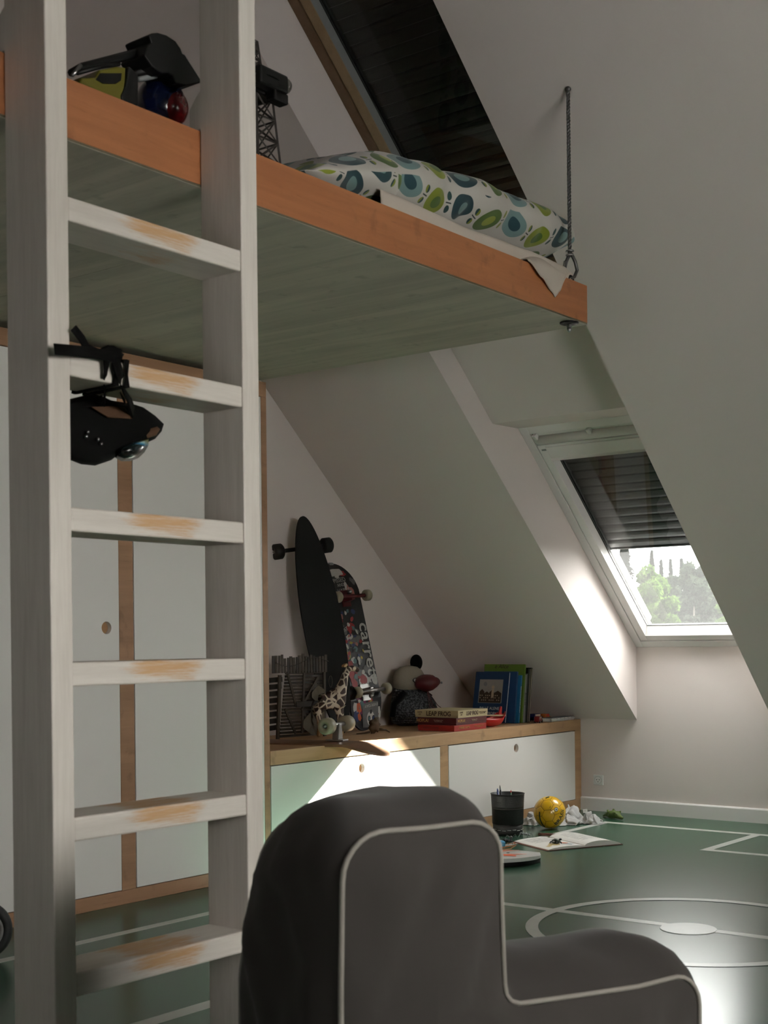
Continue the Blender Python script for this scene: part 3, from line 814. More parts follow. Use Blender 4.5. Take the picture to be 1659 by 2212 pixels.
def pil(poly, x0, x1, rnd, name, mat, par, steps=5):
    cx_ = sum(p[0] for p in poly) / len(poly); cy_ = sum(p[1] for p in poly) / len(poly)
    mbx = MB(); rings = []
    for i in range(2 * steps + 1):
        a = -PI / 2 + PI * i / (2 * steps); k = (1 - rnd) + rnd * math.cos(a) ** .6 if abs(math.cos(a)) > 1e-6 else 1 - rnd
        xx = lerp(x0, x1, (math.sin(a) + 1) / 2)
        rings.append([G(cx_ + (px - cx_) * k, cy_ + (py - cy_) * k, xx) for px, py in poly])
    n_ = len(poly); vs = [p for R in rings for p in R]; fs = []
    for i in range(len(rings) - 1):
        for j in range(n_):
            fs.append((i * n_ + j, i * n_ + (j + 1) % n_, (i + 1) * n_ + (j + 1) % n_, (i + 1) * n_ + j))
    fs += [tuple(range(n_))[::-1], tuple((len(rings) - 1) * n_ + j for j in range(n_))]
    return mbx.add(vs, fs, True).build(name, mat, par, bevel=0)
pil(body, -.030, .065, .30, 'padded_shell', M_BLACKF, gg)
pil([(196, 879), (240, 877), (270, 880), (286, 905), (232, 902), (230, 900)], .066, .079, .1, 'brown_patch', M_BROWN, gg)
pil([(322, 925), (340, 921), (346, 927), (338, 940), (318, 948), (312, 938)], .02, .064, .15, 'brown_lining', M_BROWN, gg)
# lens: bulging half-moon
mb = MB(); lp = [(250, 972), (262, 966), (285, 958), (305, 952), (320, 949), (319, 962), (311, 976), (298, 988), (280, 995), (262, 995), (250, 988)]
cxl, cyl = 288, 968
vs = [G(cxl, cyl, .098)]; fs = []; nl_ = len(lp)
for k, (f, dx) in enumerate(((.35, .095), (.7, .085), (1.0, .060))):
    for px, py in lp: vs.append(G(cxl + (px - cxl) * f, cyl + (py - cyl) * f, dx))
for j in range(nl_): fs.append((0, 1 + j, 1 + (j + 1) % nl_))
for k in range(2):
    for j in range(nl_):
        fs.append((1 + k * nl_ + j, 1 + (k + 1) * nl_ + j, 1 + (k + 1) * nl_ + (j + 1) % nl_, 1 + k * nl_ + (j + 1) % nl_))
mb.add(vs, fs, True); mb.build('lens', M_LENS, gg, origin=tuple(G(cxl, 960, .06)), solid=.003)
for px, py in ((190, 933), (186, 943), (212, 949), (219, 959)):
    c = G(px, py, .073); MB().ball(c, .0038, 10, 6).build('stud', M_STEEL, gg)
def band(pts, w, name='strap'):
    pv = [G(*p) for p in pts]
    mbb = MB(); vs = []; fs = []
    for i, p in enumerate(pv):
        d = (pv[min(i + 1, len(pv) - 1)] - pv[max(i - 1, 0)]).normalized(); sd_ = d.cross(Vector((1, 0, 0))).normalized() * w / 2
        vs += [p + sd_, p - sd_]
    for i in range(len(pv) - 1): fs.append((2 * i, 2 * i + 1, 2 * i + 3, 2 * i + 2))
    return mbb.add(vs, fs, True).build(name, M_BLACKF, gg, solid=.003)
band([(226, 872, .08), (226, 840, .16), (228, 810, .228), (230, 782, .230), (232, 770, .225)], .014)
band([(216, 870, .02), (218, 852, .05), (226, 842, .09), (229, 836, .10)], .016)
band([(288, 890, .08), (278, 860, .14), (268, 836, .20), (258, 805, .232), (248, 772, .232)], .022)
band([(270, 868, .08), (256, 835, .18), (248, 800, .228), (244, 775, .230)], .008)
band([(246, 772, .235), (200, 762, .240), (165, 758, .250), (118, 754, .262)], .021, 'loose_strap_end')
band([(214, 764, .235), (188, 752, .235), (176, 730, .235), (158, 708, .230)], .017, 'loose_strap_end')
MB().ball(G(240, 764, .220), (.020, .026, .015), 14, 10, noise_amp=.35).build('knot', M_BLACKF, gg)
# strap loop wrapped round the rung
zr = .266 + 2.9997 * 0 + .2997 * 4
rz0, rz1 = zr - .046, zr
yk_ = 1.719 + 88 / 790.0
for dy in (0, .028):
    y = yk_ + dy
    MB().tube([(-2.088, y, rz0 - .003), (-2.088, y, rz1 + .004), (-2.222, y + .006, rz1 + .004), (-2.222, y + .006, rz0 - .003)], .009, 6, closed=True, flat=.25, smooth=False).build('rung_loop', M_BLACKF, gg)

# ------------------------------------------------------------------ bean bag chair
M_CHAIR = plain('grey_canvas', (0.036, 0.030, 0.026), 0.92, scale=5, var=0.05, bstr=.1, sheen=.08)
M_PIPE = plain('pale_piping', (0.27, 0.245, 0.215), 0.8)
camR, camF = _r0, _f
def CP(R, D, z): return Vector((camR.x * R + camF.x * D, camR.y * R + camF.y * D, z))
K = 1.1
au = math.radians(57.5)
ud = camR * math.sin(au) + camF * math.cos(au)      # seat direction
vd = -camR * math.cos(au) + camF * math.sin(au)     # towards the far side
P0 = CP(.485 * K, 2.14 * K, 0)                       # front foot of the near side panel
L_, LBk, WD = .645 * K, .385 * K, .29 * K
prof = []   # (distance back from front, height) outline, counter-clockwise
def arc(cx_, cz_, r, a0, a1, n=7):
    return [(cx_ + r * math.cos(math.radians(lerp(a0, a1, i / (n - 1)))), cz_ + r * math.sin(math.radians(lerp(a0, a1, i / (n - 1))))) for i in range(n)]
zs, zbk = .326, .622
prof += [(0.02, .004)] + [(-.004, .10), (0.0, .2)] + arc(.055, zs - .055, .055, 180, 90) + [(.14, zs - .004), (.26, zs + .000)]
prof += arc(LBk - .035, zs + .035, .030, 270, 360, 5) + [(LBk - .002, .43), (LBk + .000, .52)]
prof += arc(LBk + .055, zbk - .055, .055, 180, 90) + [((LBk + L_) / 2, zbk - .002)] + arc(L_ - .07, zbk - .070, .070, 90, 0)
prof += [(L_ + .004, .40), (L_ + .006, .2), (L_ - .01, .004), (.35 * K, .004)]
# resample
def resample(pts, n):
    seg = []; tot = 0
    for i in range(len(pts)):
        a = Vector((*pts[i], 0)); b = Vector((*pts[(i + 1) % len(pts)], 0)); l = (b - a).length; seg.append((tot, l, a, b)); tot += l
    out = []
    for k in range(n):
        s_ = tot * k / n
        for t0, l, a, b in seg:
            if s_ <= t0 + l + 1e-9: out.append(a.lerp(b, (s_ - t0) / max(l, 1e-9))); break
    return out
RP = resample(prof, 150)
med = [(.12, .165), ((LBk + L_) / 2, .165), ((LBk + L_) / 2, zbk - .14)]
def nearest(p):
    best = None
    for (a, b) in zip(med, med[1:]):
        a2 = Vector((*a, 0)); b2 = Vector((*b, 0)); d = b2 - a2; t = max(0, min(1, (p - a2).dot(d) / max(d.length_squared, 1e-9))); q = a2 + d * t
        if best is None or (q - p).length < (best - p).length: best = q
    return best
NQ = [nearest(p) for p in RP]
def W(l, z, w): return P0 - ud * l + vd * w + Vector((0, 0, z))
NW = 28; n_ = len(RP); vs = []; fs = []
for k in range(NW + 1):
    t_ = k / NW; bul = math.sin(PI * t_) ** .75
    for i, p in enumerate(RP):
        nx = RP[(i + 1) % n_] - RP[i - 1]; nrm = Vector((-nx.y, nx.x, 0)).normalized()
        if nrm.dot(p - NQ[i]) < 0: nrm = -nrm
        base = bul * (.034 if p.y > .05 else .0)
        if p.y > .55: base = bul * .040
        if 0 < p.x < LBk and .28 < p.y < .40: base = bul * .052
        q = p + nrm * base
        if p.y > .45: q = q + Vector((-.05 * t_ * 0, .006 * t_, 0))
        if q.y > .36:   # the far rear shoulder slumps
            hh = min(1, (q.y - .36) / .22); rear = max(0, min(1, (q.x - LBk) / (L_ - LBk)))
            q = Vector((q.x - .030 * t_ * rear * hh, q.y - (.052 * rear ** 1.5 - .010) * hh * t_ ** 1.2, 0))
        P = W(q.x, max(q.y, .004), t_ * WD)
        P += Vector(((noise.noise(P * 6) * .018 + noise.noise(P * 15 + Vector((3, 0, 0))) * .006 - .022 * max(0, .32 - abs(noise.noise(Vector((P.x * 5 + P.z * 4.5, P.y * 2.0, P.z * 1.5 - P.x * 2)))))) * bul,) * 2 + (noise.noise(P * 8 + Vector((9, 9, 9))) * .010 * bul,))
        if P.z < .004: P.z = .004
        vs.append(P)
for k in range(NW):
    for i in range(n_):
        fs.append((k * n_ + i, k * n_ + (i + 1) % n_, (k + 1) * n_ + (i + 1) % n_, (k + 1) * n_ + i))
ch = thing('bean_bag_chair', 'dark grey canvas bean bag lounger with pale piping in the foreground', 'chair', P0 - ud * .35 + vd * .16)
mb = MB().add(vs, fs, True)
NC = 9
lastring = [Vector(v) for v in vs[-n_:]]
vs = []; fs = []
for k in range(NC + 1):
    f = k / NC
    for i in range(n_):
        a = lastring[i]; b = W(NQ[i].x, NQ[i].y, WD); vs.append(a.lerp(b, f) + vd * .03 * math.sin(PI / 2 * min(1, f * 1.6)))
for k in range(NC):
    for i in range(n_): fs.append((k * n_ + i, k * n_ + (i + 1) % n_, (k + 1) * n_ + (i + 1) % n_, (k + 1) * n_ + i))
mb.add(vs, fs, True)
for side, wofs, sgn in ((0, 0, -1),):
    vs = []; fs = []
    for k in range(NC + 1):
        f = k / NC
        for i, p in enumerate(RP):
            q = p.lerp(NQ[i], f); out = .030 * math.sin(PI / 2 * min(1, f * 1.6)) * sgn
            P = W(q.x, max(q.y, .004), wofs + out)
            P += vd * noise.noise(Vector((q.x * 7, q.y * 5, side * 5.0))) * .012 * min(1, f * 4)
            P += vd * (noise.noise(Vector((q.x * 15, q.y * 9, 2 + side * 5.0))) * .006 + .030 * max(0, .25 - abs(noise.noise(Vector((q.x * 6 + q.y * 3, q.y * 2.2 - q.x, 4.0)))))) * min(1, f * 4)
            vs.append(P)
    for k in range(NC):
        for i in range(n_): fs.append((k * n_ + i, k * n_ + (i + 1) % n_, (k + 1) * n_ + (i + 1) % n_, (k + 1) * n_ + i))
    mb.add(vs, fs, True)
mb.build('cover', M_CHAIR, ch)
for ringp in ([W(p.x, max(p.y, .005), 0) - vd * .002 for p in RP], lastring):
    MB().tube(ringp, .0042, 8, closed=True).build('piping', M_PIPE, ch)

# ------------------------------------------------------------------ power socket
so = thing('power_socket', 'small white wall socket above the baseboard beside the low cabinet', 'socket', (-3.517, YK, .138))
MB().box(-3.545, -3.489, YK - .008, YK, .136, .188).build('plate', M_WHITE, so, bevel=.002)
Ts = frame(Vector((-3.517, YK - .0082, .162)), (1, 0, 0), (0, 0, 1))
mb = MB(); n2 = 28; vs = []; fs = []
for j in range(n2):
    a = 2 * PI * j / n2
    for r, z in ((.0205, .0012), (.0190, .0012), (.0185, -.004)): vs.append((r * math.cos(a), r * math.sin(a), z))
for j in range(n2):
    k = (j + 1) % n2
    for q in range(2): fs.append((3 * j + q, 3 * j + q + 1, 3 * k + q + 1, 3 * k + q))
mb.add(vs, fs, True, Ts).build('socket_ring', M_WHITE, so)
MB().tube([Ts @ Vector((.0200 * math.cos(2 * PI * j / 28), .0200 * math.sin(2 * PI * j / 28), .001)) for j in range(28)], .0006, 5, closed=True).build('ring_shadow_gap', M_GREYAL, so)
for sx_, sy_ in ((-.008, .002), (.008, .002), (0, -.009)):
    MB().lathe([(.0022, 0), (.0022, .0018)], 10, T=Ts @ Matrix.Translation((sx_, sy_, 0)), smooth=False).build('pin_hole', M_GASKET, so)

# ------------------------------------------------------------------ things on the low cabinet (top at z = LZ)
def eyeless(*a): pass
M_GRIP = plain('black_grip_tape', (0.006, 0.006, 0.006), 0.95, scale=600, bstr=.3)
M_DECKW = wood('deck_maple', (0.17, 0.085, 0.045), (0.13, 0.062, 0.03), (0.06, 0.03, 0.015), 'Y', .6, .4)
M_WHEELC = plain('cream_urethane', (0.30, 0.27, 0.19), 0.45)
M_TRUCK = plain('cast_truck_metal', (0.30, 0.29, 0.28), 0.4, metal=.8)
M_TRUCKR = plain('dark_red_truck', (0.09, 0.012, 0.015), 0.4, metal=.3)
def deck(mb, L, w, kick, T, t=.010, taper=1.0, rounded=.13, n=40, nose=.5, concave=.008):
    """deck along local Y (0..L), width along X, thickness along -Z; kicktails bend towards +Z"""
    vs = []; fs = []; m_ = 8
    for i in range(n + 1):
        s_ = .5 - .5 * math.cos(PI * i / n); y = L * s_
        e = min(s_, 1 - s_) / rounded
        hw = w / 2 * (math.sqrt(max(0, 1 - (1 - min(1, e)) ** 2)) if e < 1 else 1)
        if taper != 1.0: hw = w / 2 * (math.sin(PI * min(max(s_, 0), 1)) ** taper)
        hw = max(hw, .0008)
        z = 0
        if y < kick[0]: z += (kick[0] - y) * kick[2]
        if y > L - kick[1]: z += (y - (L - kick[1])) * kick[2]
        for k in range(m_ + 1):
            u = -1 + 2 * k / m_
            vs.append((u * hw, y, z + concave * u * u * (hw / (w / 2))))
        for k in range(m_ + 1):
            u = 1 - 2 * k / m_
            vs.append((u * hw, y, z + concave * u * u * (hw / (w / 2)) - t))
    c = 2 * (m_ + 1)
    for i in range(n):
        for k in range(c): fs.append((i * c + k, i * c + (k + 1) % c, (i + 1) * c + (k + 1) % c, (i + 1) * c + k))
    return mb.add(vs, fs, False, T)
def truck(par, T, mt, mw, axle=.205, wr=.027, ww=.033, h=.055, name='truck'):
    """truck on local plane z=0 reaching towards +Z, axle along X"""
    o = MB().box(-.027, .027, -.040, .040, 0, .006, T=T).build(name, mt, par, bevel=.001)
    MB().prism([(-.024, .006), (.024, .006), (.010, h + .004), (-.010, h + .004)], lambda x, z: (x, -.018, z), lambda x, z: (x, .012, z), T=T).build('hanger', mt, o, bevel=.003)
    MB().tube([T @ Vector((-axle / 2 + .01, 0, h)), T @ Vector((axle / 2 - .01, 0, h))], .0095, 10).build('axle', mt, o)
    MB().lathe([(.011, .0), (.011, .012), (.006, .018)], 8, T=T @ Matrix.Translation((0, .024, h - .018))).build('kingpin', M_STEEL, o)
    for sg in (-1, 1):
        Tw = T @ Matrix.Translation((sg * (axle / 2), 0, h)) @ Matrix.Rotation(PI / 2 * sg, 4, 'Y')
        w_ = MB().lathe([(.010, -ww / 2), (wr * .82, -ww / 2), (wr, -ww / 2 + .006), (wr, ww / 2 - .006), (wr * .82, ww / 2), (.012, ww / 2), (.011, ww / 2 - .008), (.004, ww / 2 - .008)], 28, T=Tw).build('wheel', mw, o)
        MB().lathe([(.0095, ww / 2 - .0085), (.0095, ww / 2 - .006), (.004, ww / 2 - .006), (.0038, ww / 2 + .002), (0, ww / 2 + .002)], 14, T=Tw).build('bearing', M_STEEL, o)
    return o

def leaning(Pb, Pt, wdir):
    y = (Vector(Pt) - Vector(Pb)); w_ = Vector(wdir)
    return frame(Vector(Pb), w_ - y.normalized() * w_.dot(y.normalized()), y), y.length

# black longboard: grip side faces the room, wheels against the wall
T, L = leaning((-3.985, 4.825, LZ + .004), (-4.128, 4.725, 1.476), (.34, .94, 0))
# local z = x cross y points into the room for this frame
lb = thing('black_longboard', 'tall black longboard with pointed nose leaning on the gable wall', 'longboard', (-3.99, 4.85, LZ))
deck(MB(), L, .205, (.0, .0, 0), T, t=.011, taper=.50, concave=.004).build('deck', M_GRIP, lb)
TT = T @ Matrix.Translation((.010, L * .862, -.013)) @ Matrix.Rotation(PI, 4, 'Y')
truck(lb, TT, M_BLACK, M_BLACK, axle=.262, wr=.036, ww=.046, h=.062)
TT = T @ Matrix.Translation((0, L * .17, -.013)) @ Matrix.Rotation(PI, 4, 'Y')
truck(lb, TT, M_BLACK, M_BLACK, axle=.225, wr=.033, ww=.046, h=.055)

# sticker-covered skateboard: underside faces the room
T, L = leaning((-4.012, 5.065, LZ + .010), (-4.185, 5.030, 1.283), (.10, .99, 0))
sk = thing('stickered_skateboard', 'skateboard with its underside covered in stickers leaning beside the longboard', 'skateboard', (-4.03, 5.06, LZ))
M_DKB = plain('deck_black_print', (0.010, 0.010, 0.013), 0.45, var=.3)
deck(MB(), L, .208, (.14, .14, -.28), T, t=.011, rounded=.145).build('deck', M_DKB, sk)
truck(sk, T @ Matrix.Translation((0.004, L * .775, .003)), M_TRUCKR, M_WHEELC, axle=.200, h=.050)
truck(sk, T @ Matrix.Translation((0.004, L * .215, .003)) @ Matrix.Rotation(PI, 4, 'Z'), M_TRUCK, M_WHEELC, axle=.200, h=.050)
def DK(x, y):   # point on the board's face
    z = .0022 + .008 * (x / .104) ** 2
    if y < .14: z -= (.14 - y) * .28
    if y > L - .14: z -= (y - L + .14) * .28
    return T @ Vector((x, y, z))
cols = {'w': (.55, .53, .50), 'r': (.30, .015, .018), 'y': (.42, .33, .04), 'p': (.42, .16, .13), 'g': (.13, .13, .13), 'b': (.02, .035, .13), 'o': (.50, .09, .02), 'm': (.20, .02, .10), 't': (.08, .17, .18), 'k': (.012, .012, .012)}
SM = {k: plain('sticker_' + k, c, .5, var=.22, scale=60) for k, c in cols.items()}
rs = random.Random(11)
def sticker(x, y, w, h, col, ang=0.0, kind='rough', lift=.0006, nn=14):
    pts = []
    for i in range(nn):
        a = 2 * PI * i / nn
        if kind == 'rect':
            c, s_ = math.cos(a + .3), math.sin(a + .3); q = 1 / max(abs(c), abs(s_)); rr = q
        elif kind == 'round': rr = 1; c, s_ = math.cos(a), math.sin(a)
        else: rr = rs.uniform(.72, 1.15); c, s_ = math.cos(a), math.sin(a)
        px_, py_ = c * rr * w / 2, s_ * rr * h / 2
        xx = x + px_ * math.cos(ang) - py_ * math.sin(ang); yy = y + px_ * math.sin(ang) + py_ * math.cos(ang)
        xx = max(-.099, min(.099, xx)); pts.append((xx, yy))
    nrm = (T.to_3x3() @ Vector((0, 0, 1))) * lift
    vs = [DK(x, y) + nrm] + [DK(*p) + nrm for p in pts]
    return MB().add(vs, [(0, 1 + i, 1 + (i + 1) % nn) for i in range(nn)]).build('sticker', SM[col], sk)
LL = L
for a in [(.00, .765, .100, .045, 'w'), (.04, .757, .05, .03, 'r'), (-.035, .768, .04, .025, 'r'), (.0, .745, .03, .02, 'w', .3),
          (-.085, .672, .036, .05, 'w', .1, 'rect'), (-.083, .672, .018, .022, 'r', 0, 'round', .001), (-.075, .612, .055, .075, 'w', .2), (-.090, .628, .020, .03, 'r', .2, 'rough', .001),
          (.045, .665, .050, .075, 'p', .3, 'round'), (.062, .700, .040, .035, 'k', .3, 'rough', .001), (.030, .698, .02, .04, 'w', -.4, 'rough', .0012), (.082, .715, .03, .04, 'g', .2),
          (-.070, .500, .05, .06, 'y', .4), (-.045, .482, .05, .05, 'g', .3, 'rough', .001), (-.080, .530, .045, .035, 'r', .2), (.00, .490, .06, .045, 'r', .3), (-.01, .505, .02, .02, 'w', 0, 'rough', .001),
          (-.082, .445, .030, .035, 'r'), (-.075, .430, .022, .03, 'w', 0, 'rough', .001), (-.02, .445, .06, .03, 'w', .4), (.01, .425, .10, .045, 'g', .2), (-.03, .415, .05, .04, 'g', .1),
          (-.066, .368, .062, .064, 'y', .0, 'round'), (-.066, .368, .052, .054, 'g', .0, 'round', .0010), (-.066, .373, .026, .022, 'y', .0, 'rough', .0014), (-.025, .335, .035, .03, 'w'),
          (-.060, .285, .045, .09, 'r', .1), (-.055, .225, .045, .07, 'r', .1), (.00, .265, .06, .05, 'g'), (.02, .225, .07, .08, 'w', .2), (.015, .235, .05, .05, 'r', .2, 'rough', .001), (.05, .285, .04, .05, 'g'),
          (.045, .175, .05, .07, 'w', .1), (-.02, .160, .085, .055, 'm', .2), (-.025, .166, .030, .018, 'y', .1, 'rough', .001), (.085, .235, .05, .055, 'w', .5), (-.02, .125, .04, .05, 't', .2, 'rough', .001),
          (-.02, .110, .09, .07, 'm', .1, 'rough', .0004), (-.035, .108, .03, .022, 't', 0, 'rough', .001), (.035, .120, .030, .055, 'r', .1, 'rect'), (.036, .120, .014, .035, 'y', .1, 'rough', .001),
          (.070, .070, .05, .060, 'w', .1, 'rect'), (.070, .065, .03, .030, 'r', .1, 'rough', .001), (-.070, -.005, .040, .05, 'w', .3), (-.045, -.005, .040, .05, 'o', .2, 'rough', .001), (-.06, -.04, .06, .06, 'b', .2), (-.045, -.050, .028, .04, 'o', .2, 'rough', .001)]:
    b = list(a) + [0, 'rough', .0006][len(a) - 5:]
    if b[1] < .03: b[1] = b[1] + .115
    sticker(b[0], b[1], b[2], b[3], b[4], b[5], b[6], b[7])
for i in range(95):
    yy = rs.uniform(.13, .60); xx = rs.uniform(-.092, .052) if yy < .62 else rs.uniform(-.08, .085)
    if abs(yy - .62) < .03 or abs(yy - .172) < .03: continue
    sticker(xx, yy, rs.uniform(.010, .034), rs.uniform(.010, .030), rs.choice('wwrrgkkbympt'), rs.uniform(0, 3), 'rough', .0013 + i * .00001, 9)
# grey panel with eyes and the word EVERYDAY
sticker(.030, .070, .105, .115, 'g', .05, 'rect', .0010)
sticker(.032, .052, .050, .066, 'w', .0, 'round', .0016)
sticker(.034, .082, .016, .020, 'k', .0, 'round', .0020)
for dx, cc in ((-.012, 't'), (.016, 'b')):
    sticker(.034 + dx, .052, .018, .026, 'k', 0, 'round', .0020); sticker(.034 + dx, .052, .011, .017, cc, 0, 'round', .0024)
def deck_text(body, x, y, size, mat, ang, lift=.0022, **kw):
    nrm = (T.to_3x3() @ Vector((0, 0, 1))) * lift
    def wp(p):
        xx = x + p.x * math.cos(ang) - p.y * math.sin(ang); yy = y + p.x * math.sin(ang) + p.y * math.cos(ang)
        return DK(max(-.102, min(.102, xx)), yy) + nrm
    return text('printed_word', body, size, mat, sk, T, extrude=0, warp=wp, **kw)
deck_text('PISSED', .002, .725, .030, SM['w'], .10)
deck_text('AND', .000, .700, .024, SM['w'], .10)
deck_text('HAPPY', .004, .672, .028, SM['w'], .10)
deck_text('carrett', .080, .365, .085, SM['w'], -PI / 2 - .02, sx=1.22, bold=.001)
deck_text('EVERYDAY', .036, .112, .018, SM['w'], PI + .05)
deck_text('PAIN', -.060, .508, .026, SM['k'], .35)
deck_text('LUST', -.048, .480, .024, SM['w'], .35)
MB().tube([T @ Vector((-.012, L - .004, -.045)), T @ Vector((.014, L - .004, -.045))], .010, 8).build('tail_guard', M_GREYAL, sk)

# toy fort wall of bamboo slats
M_BAM = plain('brown_bamboo', (0.060, 0.042, 0.026), 0.7, var=.3, scale=60)
M_BAMD = plain('dark_bamboo', (0.030, 0.022, 0.015), 0.7, var=.3, scale=60)
M_STR = plain('pale_twine', (.16, .14, .11), .9)
fw = thing('bamboo_fort_wall', 'small toy fort wall of brown bamboo slats standing before the black longboard', 'toy fort', (-4.02, 4.56, LZ))
FB = Vector((-4.050, 4.405, LZ)); fd = Vector((.22, .975, 0)).normalized(); fn = Vector((.975, -.22, 0)).normalized()
def FP(a, z, d=0): return FB + fd * a + fn * d + Vector((0, 0, z))
rs = random.Random(5)
def slat(p, q, w, t_, mat, name='slat', par=None):
    d = (q - p).normalized(); up_ = fn; s_ = d.cross(up_).normalized()
    vs = []
    for e in (p, q):
        for a, b in ((-1, -1), (1, -1), (1, 1), (-1, 1)): vs.append(e + s_ * w / 2 * a + up_ * t_ / 2 * b)
    return MB().add(vs, [(0, 1, 2, 3), (7, 6, 5, 4), (0, 4, 5, 1), (1, 5, 6, 2), (2, 6, 7, 3), (3, 7, 4, 0)]).build(name, mat, par or fw)
for i in range(19):   # row of uprights at the top
    a = .012 + i * .0158; h_ = rs.uniform(.352, .372)
    slat(FP(a, .288, .012), FP(a + rs.uniform(-.002, .002), h_, .012), rs.uniform(.010, .014), .004, rs.choice([M_BAM, M_BAM, M_BAMD]), 'upright_slat')
for i in range(20):
    z = .012 + i * .0145; a0 = lerp(.05, .085, i / 20)
    slat(FP(a0, z), FP(.288, z + rs.uniform(-.001, .001)), .0118, .004, rs.choice([M_BAM, M_BAM, M_BAMD]), 'cross_slat')
for i in range(8):
    z = .05 + i * .030
    slat(FP(.003, z - .004, -.03), FP(.06 + .004 * i, z, -.03), .022, .003, M_BAMD, 'rear_slat')
for p, q in (((.09, .285), (.135, .14)), ((.18, .285), (.165, .02)), ((.255, .265), (.165, .14)), ((.075, .13), (.13, .02)), ((.165, .13), (.215, .03))):
    slat(FP(*p, .009), FP(*q, .009), .011, .006, M_BAM, 'brace')
slat(FP(.05, .28, .006), FP(.035, .0, .006), .014, .01, M_BAM, 'post'); slat(FP(.292, .30, .006), FP(.292, 0, .006), .012, .01, M_BAM, 'post')
slat(FP(.13, .148, .014), FP(.30, .150, .014), .024, .008, M_BAMD, 'cross_beam')
MB().tube([FP(.318 + .010 * math.cos(a), .245 + .026 * math.sin(a), .02) for a in [2 * PI * i / 20 for i in range(20)]], .0009, 5, closed=True).build('twine_loop', M_STR, fw)
MB().tube([FP(.02 + .29 * i / 20, .335 - .018 * math.sin(PI * i / 10), .017) for i in range(21)], .0014, 5).build('twine', M_BAMD, fw)
for cx_, cz_, rr in ((.255, .19, .040), (.215, .06, .050), (.25, .085, .040)):
    vs = [FP(cx_, cz_, .014)] + [FP(cx_ + rr * rs.uniform(.6, 1.1) * math.cos(2 * PI * i / 11), cz_ + rr * rs.uniform(.7, 1.2) * math.sin(2 * PI * i / 11), .014 + rs.uniform(0, .004)) for i in range(11)]
    MB().add(vs, [(0, 1 + i, 1 + (i + 1) % 11) for i in range(11)]).build('dried_leaf', plain('dry_leaf', (.11, .09, .055), .8), fw, solid=.0008)

# giraffe figure: one skinned surface
t = NT('giraffe_coat'); vo = t.n('ShaderNodeTexVoronoi', feature='DISTANCE_TO_EDGE'); t.t.links.new(t.coord('Object', (36, 36, 30)), vo.inputs['Vector']); vo.inputs['Scale'].default_value = 1.0
x_, y_, z_ = t.xyz(t.coord('Object'))
pm = S(t, vo.outputs['Distance']).gt(.10) * z_.gt(.065)
t.bsdf(t.mix(pm, t.mix(z_.sm(.05, .11), (.33, .20, .09, 1), (.52, .46, .36, 1)), (.035, .016, .012, 1)), .5); M_GIR = t.m
def skinned(name, nodes, edges, mat, parent, root=0, sub=2, origin=None):
    me = bpy.data.meshes.new(name); inv = WM[parent.name] if parent is not None else Matrix.Translation(-Vector(origin))
    me.from_pydata([tuple(inv @ Vector(n_[:3])) for n_ in nodes], edges, [])
    o = bpy.data.objects.new(name, me); COL.objects.link(o)
    if parent is not None: o.parent = parent
    else: o.location = origin
    me.materials.append(mat)
    md = o.modifiers.new('skin', 'SKIN'); md.use_smooth_shade = True
    sv = me.skin_vertices[0].data if me.skin_vertices else None
    if sv is None:
        me.attributes.new; bm = bmesh.new(); bm.from_mesh(me); bm.verts.layers.skin.verify(); bm.to_mesh(me); bm.free(); sv = me.skin_vertices[0].data
    for i, n_ in enumerate(nodes):
        r = n_[3]; sv[i].radius = (r, r) if not isinstance(r, tuple) else r; sv[i].use_root = (i == root)
    s2 = o.modifiers.new('sub', 'SUBSURF'); s2.levels = sub; s2.render_levels = sub
    WM[o.name] = inv
    return o
GB = Vector((-3.905, 4.625, LZ)); gd = Vector((.50, .866, 0)).normalized(); gs = Vector((.866, -.5, 0)).normalized()
def GP(a, s_, z): v = GB + gd * a + gs * s_ + Vector((0, 0, z)); return v
def gn(a, s_, z, r): p = GP(a, s_, z); return (p.x, p.y, p.z, r * 1.28)
gi = thing('giraffe_figure', 'patterned toy giraffe standing between the bamboo fort and upturned skateboard truck', 'toy giraffe', tuple(GB))
nodes = [gn(.0, 0, .160, .028), gn(.040, 0, .172, .034), gn(.062, 0, .215, .022), gn(.080, 0, .262, .014), gn(.092, 0, .300, .012), gn(.118, 0, .306, .012), gn(.150, 0, .294, .008),
         gn(-.042, 0, .158, .026), gn(-.050, .016, .110, .013), gn(-.046, .017, .06, .008), gn(-.052, .017, .004, .008),
         gn(-.048, -.016, .110, .013), gn(-.028, -.018, .06, .008), gn(-.034, -.018, .004, .008),
         gn(.045, .017, .112, .012), gn(.047, .018, .06, .008), gn(.040, .018, .004, .008), gn(.062, -.014, .112, .013), gn(.072, -.015, .06, .008), gn(.066, -.015, .004, .008)]
edges = [(0, 1), (1, 2), (2, 3), (3, 4), (4, 5), (5, 6), (0, 7), (7, 8), (8, 9), (9, 10), (7, 11), (11, 12), (12, 13), (1, 14), (14, 15), (15, 16), (1, 17), (17, 18), (18, 19)]
gbod = skinned('body', nodes, edges, M_GIR, gi)
for sg in (-1, 1):
    MB().ball((0, 0, 0), (.014, .004, .007), 10, 6, T=Matrix.Translation(GP(.082, .010 * sg, .318)) @ Matrix.Rotation(.9 + .5 * sg, 4, 'Z') @ Matrix.Rotation(-.5, 4, 'Y')).build('ear', plain('giraffe_tan', (.45, .32, .15), .6), gi)
    MB().tube([GP(.094, .006 * sg, .308), GP(.090, .007 * sg, .330)], [.003, .0035], 8).build('horn', M_BAMD, gi)
MB().tube([GP(-.066, 0, .168), GP(-.078, 0, .13), GP(-.074, 0, .09)], [.004, .003, .005], 6).build('tail', M_BAMD, gi)

